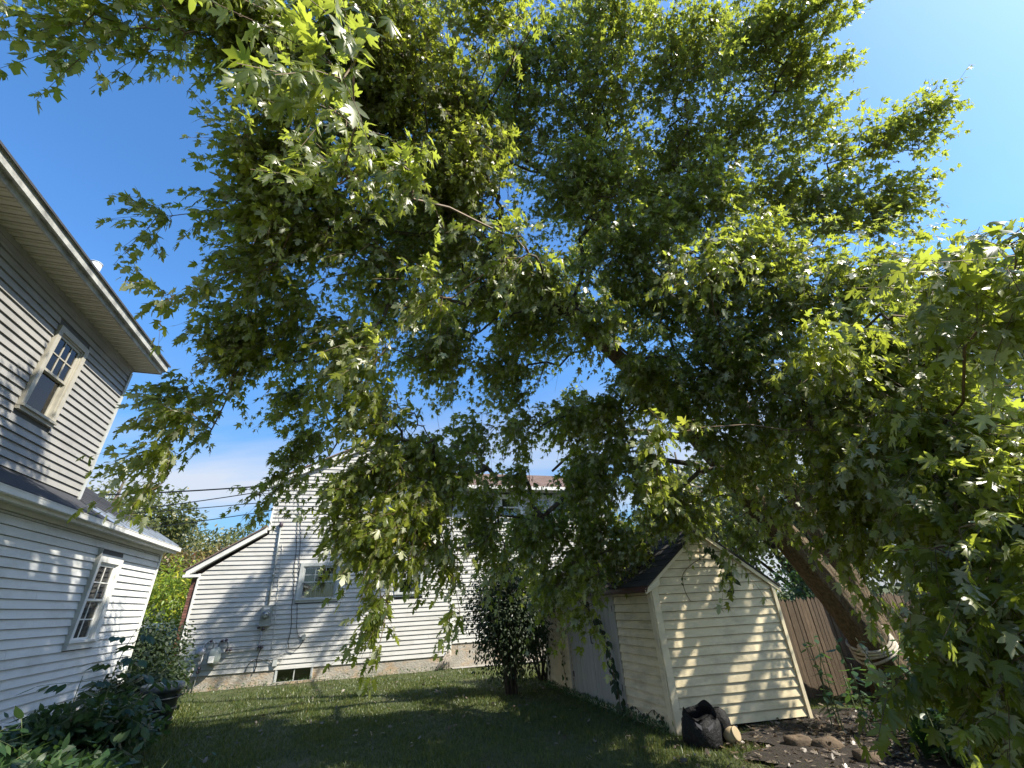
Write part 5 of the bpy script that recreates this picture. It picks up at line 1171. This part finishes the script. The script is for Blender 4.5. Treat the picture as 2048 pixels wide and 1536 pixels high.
# vines
def vine(label, pts, per, lsize, seed, mat='leaf_sap', singles=True, nm='vine'):
    R0 = random.Random(seed); P, _ = smooth_poly(pts, [1] * len(pts), .05); t = empty(nm, P[0], label, 'vine')
    mb = MB(); mb.tube(P, .005, 5); mb.obj('stem', MT['twig'], t)
    ps, as_, ns, ss = [], [], [], []
    for k in range(per):
        i = R0.randrange(len(P)); q = P[i] + Vector((R0.uniform(-.05, .05), R0.uniform(-.05, .02), R0.uniform(-.03, .03)))
        ps.append(q); as_.append(Vector((R0.uniform(-.8, .6), R0.uniform(-.6, .2), -.8 + R0.uniform(-.3, .4))).normalized()); ns.append(Vector((R0.uniform(-.6, .6) - .4, -.8, .6))); ss.append(lsize * R0.uniform(.6, 1.2))
    ps, as_, ns, ss = map(np.array, (ps, as_, ns, ss))
    for i in range(len(ps)): leaves_obj('leaf', ps[i:i + 1], as_[i:i + 1], ns[i:i + 1], ss[i:i + 1], 'ovate', MT[mat], t, rng.random(1) * .8)
def dp(u, z_, d=.08): return fd.p(u, z_, d)
vine("leafy vine hanging down the right edge of the shed doors", [dp(2.1, 1.95, .3), dp(1.9, 1.7, .25), dp(1.55, 1.3, .18), dp(1.35, .9, .12), dp(1.25, .5, .12), dp(1.12, .1, .14)], 120, .11, 1, mat='leaf_bush')
vine("thin vine climbing the cream siding left of the shed doors", [dp(3.3, .0, .05), dp(3.4, .6, .05), dp(3.2, 1.0, .05), dp(3.5, 1.4, .05), dp(3.8, 1.6, .05)], 36, .07, 2, mat='leaf_under')
vine("thin looping vine with few leaves on the shed's gable peak", [fg.p(1.15, 2.35, .05), fg.p(.95, 2.12, .06), fg.p(.7, 2.0, .05), fg.p(.52, 1.86, .05), fg.p(.50, 1.65, .045), fg.p(.56, 1.5, .045)], 7, .05, 3)
vine("small leafy sprig hanging against the upper gable of the shed", [fg.p(1.0, 2.25, .1), fg.p(1.15, 2.05, .12), fg.p(1.22, 1.85, .12), fg.p(1.25, 1.66, .12)], 34, .10, 4, mat='leaf_bush')
vine("weedy vine along the base of the shed's cream side wall", [dp(1.15, .05, .06), dp(.9, .16, .05), dp(.6, .1, .07), dp(.4, .2, .05), dp(.2, .12, .06)], 44, .05, 5, mat='leaf_bush')
vine("small vine on the far corner board of the shed", [dp(4.28, .1, .07), dp(4.2, .6, .06), dp(4.3, 1.1, .07), dp(4.25, 1.6, .07)], 50, .075, 6, mat='leaf_bush')

# ------------------------------------------------------------------ small things
# black refuse bag standing open by the shed corner
def lumpy(prof, n, cx, cy, amp, seed, peaks=None):
    R0 = random.Random(seed); ph = [R0.uniform(0, 6) for _ in range(8)]; V_ = []; F = []
    for i, (r, z_) in enumerate(prof):
        for j in range(n):
            t = 2 * pi * j / n; k = 1 + amp * (sin(3 * t + ph[0] + i * .4) * .6 + sin(5 * t + ph[1] - i * .7) * .4 + sin(9 * t + ph[2] + i) * .25 + R0.uniform(-.2, .2))
            zz_ = z_ + (peaks(t) if peaks and i >= len(prof) - 3 else 0) * (1 if i == len(prof) - 1 else .6)
            V_.append((cx + r * k * cos(t), cy + r * k * sin(t), zz_))
    for i in range(len(prof) - 1):
        for j in range(n): a0 = i * n + j; a1 = i * n + (j + 1) % n; F.append((a0, a1, a1 + n, a0 + n))
    F.append(tuple(range(n - 1, -1, -1))); mb = MB(); mb.add(V_, F, True); return mb
bag = empty('refuse_bag', (2.05, 6.45, 0), "black plastic refuse bag standing open against the shed's front corner", 'bag')
lumpy([(.20, 0), (.215, .05), (.225, .12), (.22, .19), (.205, .25), (.18, .275), (.195, .30)], 48, 2.05, 6.45, .085, 2, peaks=lambda t: .07 * max(0, cos(t - 3.4)) ** 8 + .12 * max(0, cos(t - .9)) ** 4 + .03 * sin(4 * t)).obj('bag_body', MT['black_plastic'], bag)
mb = MB(); mb.add([(2.05 + .17 * cos(t), 6.45 + .17 * sin(t), .26 + .03 * sin(3 * t)) for t in np.linspace(0, 2 * pi, 24, endpoint=False)] + [(2.05, 6.45, .235)], [(i, (i + 1) % 24, 24) for i in range(24)]); mb.obj('bag_contents', MT['black_plastic'], bag)
mb = MB(); mb.add([(1.93, 6.26, .27), (1.99, 6.24, .235), (2.06, 6.22, .22), (2.14, 6.24, .26), (2.12, 6.23, .215), (2.06, 6.212, .185), (1.99, 6.222, .19), (1.94, 6.245, .235)], [(0, 1, 7), (1, 6, 7), (1, 2, 6), (2, 5, 6), (2, 4, 5), (2, 3, 4)], True); mb.obj('bag_fold', MT['bag_grey'], bag)
lumpy([(.02, .04), (.10, .02), (.12, .12), (.12, .22), (.09, .30), (.03, .34)], 26, 2.33, 6.56, .10, 5).obj('bag_body', MT['black_plastic'], bag)
pot = empty('clay_pot', (2.41, 6.47, 0), "small tan rounded pot lying behind the black bag", 'pot')
mb = MB(); mb.lathe((2.38, 6.45, .085), [(.03, -.07), (.07, -.05), (.085, 0), (.08, .05), (.06, .08)], 18, axis=(.5, -.6, .25)); mb.obj('pot_body', MT['tan'], pot)
mb = MB(); mb.lathe((2.42, 6.40, .107), [(.064, 0), (.074, .005), (.074, .022), (.062, .024)], 18, axis=(.5, -.6, .25)); mb.obj('rim', MT['tan'], pot)
# dark bin by the left bushes
bn = empty('rubbish_bin', (-6.15, 8.55, 0), "round dark green rubbish bin with rumpled liner behind the left bushes", 'bin')
mb = MB(); mb.lathe((-6.15, 8.55, 0), [(.21, 0), (.27, .58), (.285, .60), (.285, .64), (.27, .64)], 28)
for z_ in (.15, .3, .45): mb.lathe((-6.15, 8.55, z_), [(.225 + .1 * z_, 0), (.235 + .1 * z_, .01), (.225 + .1 * z_, .03)], 28)
mb.obj('bin_body', MT['bin'], bn)
lumpy([(.288, .56), (.30, .60), (.305, .65), (.28, .67), (.25, .64)], 30, -6.15, 8.55, .03, 4).obj('bin_liner', MT['bin_rim'], bn)
for s_ in (-1, 1):
    mb = MB(); mb.tube([(-6.15 + s_ * .28, 8.50, .5), (-6.15 + s_ * .34, 8.50, .5), (-6.15 + s_ * .34, 8.60, .5), (-6.15 + s_ * .28, 8.60, .5)], .012, 6); mb.obj('handle', MT['bin'], bn)
# rocks
def rock(x, y, sx, sy, sz_, seed, label):
    R0 = random.Random(seed); V_ = []; F = []; n, m = 14, 8; ph = [R0.uniform(0, 6) for _ in range(6)]
    for i in range(m + 1):
        p_ = pi * i / m
        for j in range(n):
            t = 2 * pi * j / n; k = 1 + .12 * sin(2 * t + ph[0] + p_ * 2) + .08 * sin(5 * t + ph[1]) + .06 * sin(4 * p_ + ph[2]) + R0.uniform(-.03, .03)
            cx_, cy_, cz_ = sin(p_) * cos(t), sin(p_) * sin(t), cos(p_)
            q = lambda v: math.copysign(abs(v) ** .75, v)
            V_.append((x + sx * k * q(cx_), y + sy * k * q(cy_), sz_ * .35 + sz_ * .8 * k * q(cz_)))
    for i in range(m):
        for j in range(n): a0 = i * n + j; a1 = i * n + (j + 1) % n; F.append((a0, a0 + n, a1 + n, a1))
    mb = MB(); mb.add(V_, F, True); o = mb.obj('rock', MT['rock']); props(o, label, 'rock', 'rocks along the shaded bed')
rock(3.05, 6.25, .14, .10, .09, 1, "rounded brown rock nearest the shed's gable wall")
rock(3.32, 6.15, .15, .10, .08, 2, "flat brown rock just right of the rounded one by the shed")
rock(3.42, 5.62, .13, .10, .10, 3, "blocky brown rock at the bottom edge beside the weeds")
rock(3.66, 6.75, .12, .09, .07, 4, "small dark rock under the weeds behind the other rocks")
# car behind the hedge
cx0, cy0 = azp(-38.2, 0, 18.5)[:2]
car = empty('parked_car', (cx0, cy0, 0), "white car mostly hidden behind the dark hedge between the houses", 'car')
cyaw = radians(20); CM = Matrix.Translation((cx0, cy0, 0)) @ Matrix.Rotation(cyaw, 4, 'Z')
def car_prism(sec, y0, y1, ytop=None):
    mb = MB(); V_ = []
    for y in (y0, y1):
        for x, z_ in sec: V_.append(CM @ Vector((x, y * (1 if ytop is None or z_ < 1.0 else ytop), z_)))
    k = len(sec); mb.add(V_, [tuple(range(k))[::-1], tuple(range(k, 2 * k))] + [(i, (i + 1) % k, (i + 1) % k + k, i + k) for i in range(k)]); return mb
car_prism([(-2.2, .3), (2.2, .3), (2.25, .65), (2.1, .85), (1.1, .98), (-1.7, 1.02), (-2.2, .95), (-2.25, .6)], -.88, .88).obj('body', MT['car_white'], car)
car_prism([(-1.75, 1.0), (1.1, .97), (.45, 1.52), (-1.4, 1.55)], -.80, .80, .85).obj('cabin_glass', MT['car_glass'], car)
car_prism([(.45, 1.45), (.3, 1.56), (-1.15, 1.60), (-1.4, 1.5)], -.74, .74).obj('roof', MT['car_white'], car)
for sx in (-1.35, 1.4):
    for sy in (-.8, .8):
        mb = MB(); mb.lathe(CM @ Vector((sx, sy - .1, .33)), [(.33, 0), (.33, .2)], 20, axis=(CM.to_3x3() @ Vector((0, 1, 0)))); wh = mb.obj('wheel', MT['rubber'], car)
        mb = MB(); mb.lathe(CM @ Vector((sx, sy - .11, .33)), [(.19, 0), (.19, .22)], 16, axis=(CM.to_3x3() @ Vector((0, 1, 0)))); mb.obj('rim', MT['rim'], wh)

# ------------------------------------------------------------------ grass and litter
def inside_any(x, y):
    bad = np.zeros(len(x), bool)
    # houses
    hu_ = (x + 2.295) * HF.e.x + (y - 14.607) * HF.e.y; hd_ = (x + 2.295) * HF.n.x + (y - 14.607) * HF.n.y
    bad |= (hd_ < .12) & (hu_ < 6) & (hu_ > -7.2)
    bad |= (hd_ < .45) & (hu_ > 0) & (hu_ < 5.7)
    bad |= (x * NW.x + y * NW.y < -4.0) & (x * VW.x + y * VW.y < V1 + .1)
    qx, qy = x - SA.x, y - SA.y; a1, b1 = fg.e.x, fg.e.y; a2, b2 = fd.e.x, fd.e.y; det = a1 * b2 - a2 * b1
    s_ = (qx * b2 - qy * a2) / det; t_ = (a1 * qy - b1 * qx) / det
    bad |= (s_ > -.03) & (s_ < WG + .03) & (t_ > -.03) & (t_ < DL + .05)
    return bad
def gz(x, y): return .012 * np.sin(x * 1.3 + .7) * np.cos(y * 1.1) + .008 * np.sin(x * 3.1 + y * 2.3) + .006 * np.sin(x * 7.7 - y * 5.9) - .004
N_ = 260000
r0 = np.sqrt(rng.uniform(3.6 ** 2, 15.5 ** 2, N_) ) ; r0 = 3.6 + (r0 - 3.6) * rng.random(N_) ** .35; th = rng.uniform(radians(-46), radians(48), N_)
gx, gy = r0 * np.sin(th), r0 * np.cos(th)
soil = (((gx - 5.6) / 3.2) ** 2 + ((gy - 5.7) / 2.2) ** 2 < 1) | (((gx + 5.9) / 1.4) ** 2 + ((gy - 5.3) / 3.7) ** 2 < 1)
patch = np.sin(gx * 2.1 + 1) * np.sin(gy * 1.7) + .6 * np.sin(gx * 5.3 + gy * 3.1) + .4 * np.sin(gx * 11 - gy * 9)
sr = np.sqrt(((gx - 5.6) / 3.2) ** 2 + ((gy - 5.7) / 2.2) ** 2)
keep = ~inside_any(gx, gy) & ~(soil & (rng.random(N_) > np.clip((sr - .72) * 3.2, .08, 1))) & (rng.random(N_) < np.clip(.72 + .22 * patch, .25, 1)) & (gx < 5.2)
gx, gy, patch, r0 = gx[keep], gy[keep], patch[keep], r0[keep]; n = len(gx)
hgt = rng.uniform(.022, .058, n) * (1 + .25 * patch); wdt = rng.uniform(.0022, .0045, n) * np.clip(r0 / 5, 1, 2.4)
an = rng.uniform(0, 2 * pi, n); ln = rng.uniform(.1, .9, n) * hgt; la = rng.uniform(0, 2 * pi, n); z_ = gz(gx, gy)
P = np.zeros((n, 3, 3)); P[:, 0] = np.stack([gx - np.cos(an) * wdt, gy - np.sin(an) * wdt, z_], 1); P[:, 1] = np.stack([gx + np.cos(an) * wdt, gy + np.sin(an) * wdt, z_], 1)
P[:, 2] = np.stack([gx + np.cos(la) * ln, gy + np.sin(la) * ln, z_ + hgt], 1)
tn = np.clip(rng.beta(2, 2.2, n) + .12 * patch, 0, 1)
print("TRIS", sum(len(o.data.polygons) if o.data.polygons[0].loop_total == 3 else 2 * len(o.data.polygons) for o in bpy.data.objects if o.type == "MESH" and len(o.data.polygons)) + n)
link('grass', tri_mesh('grass', P.reshape(-1, 3), np.arange(3 * n).reshape(-1, 3), MT['grass'], np.repeat(tn, 3)), None, kind='stuff')
# fallen leaves: dense on the soil by the shed, few on the lawn
m1 = 2000; fx = rng.normal(4.2, 1.1, m1); fy = rng.normal(6.2, .7, m1)
m2 = 380; fx = np.concatenate([fx, rng.uniform(-5, 4, m2)]); fy = np.concatenate([fy, rng.uniform(3.8, 13, m2)])
kp = ~inside_any(fx, fy); fx, fy = fx[kp], fy[kp]; n = len(fx)
pos_ = np.stack([fx, fy, gz(fx, fy) + rng.uniform(.03, .055, n)], 1); a_ = rng.normal(size=(n, 3)); a_[:, 2] *= .25
leaves_obj('fallen_leaves', pos_, a_, lift(n, 1.6) * np.where(rng.random((n, 1)) < .5, 1, -1), rng.uniform(.03, .075, n), 'maple_lo', MT['litter'], None, np.clip(rng.beta(1.6, 2.4, n), 0, 1), kind='stuff')
# low weeds along edges
m = 2600; t_ = rng.random(m); wx = np.where(t_ < .5, fd.p(0, 0).x + fd.e.x * (t_ * 2 * DL) + fd.n.x * .1, HF.p(-7, 0, .1).x + HF.e.x * ((t_ - .5) * 14)); wy = np.where(t_ < .5, fd.p(0, 0).y + fd.e.y * (t_ * 2 * DL) + fd.n.y * .1, HF.p(-7, 0, .1).y + HF.e.y * ((t_ - .5) * 14))
wx = wx + rng.normal(size=m) * .05; wy = wy + rng.normal(size=m) * .05 - .02
kp = ~inside_any(wx, wy); wx, wy = wx[kp], wy[kp]; n = len(wx)
leaves_obj('edge_weeds', np.stack([wx, wy, rng.uniform(0, .10, n)], 1), norm(rng.normal(size=(n, 3)) * .7 + np.array([0, 0, .8])), lift(n, .5), rng.uniform(.03, .07, n), 'lance', MT['leaf_under'], None, kind='stuff')
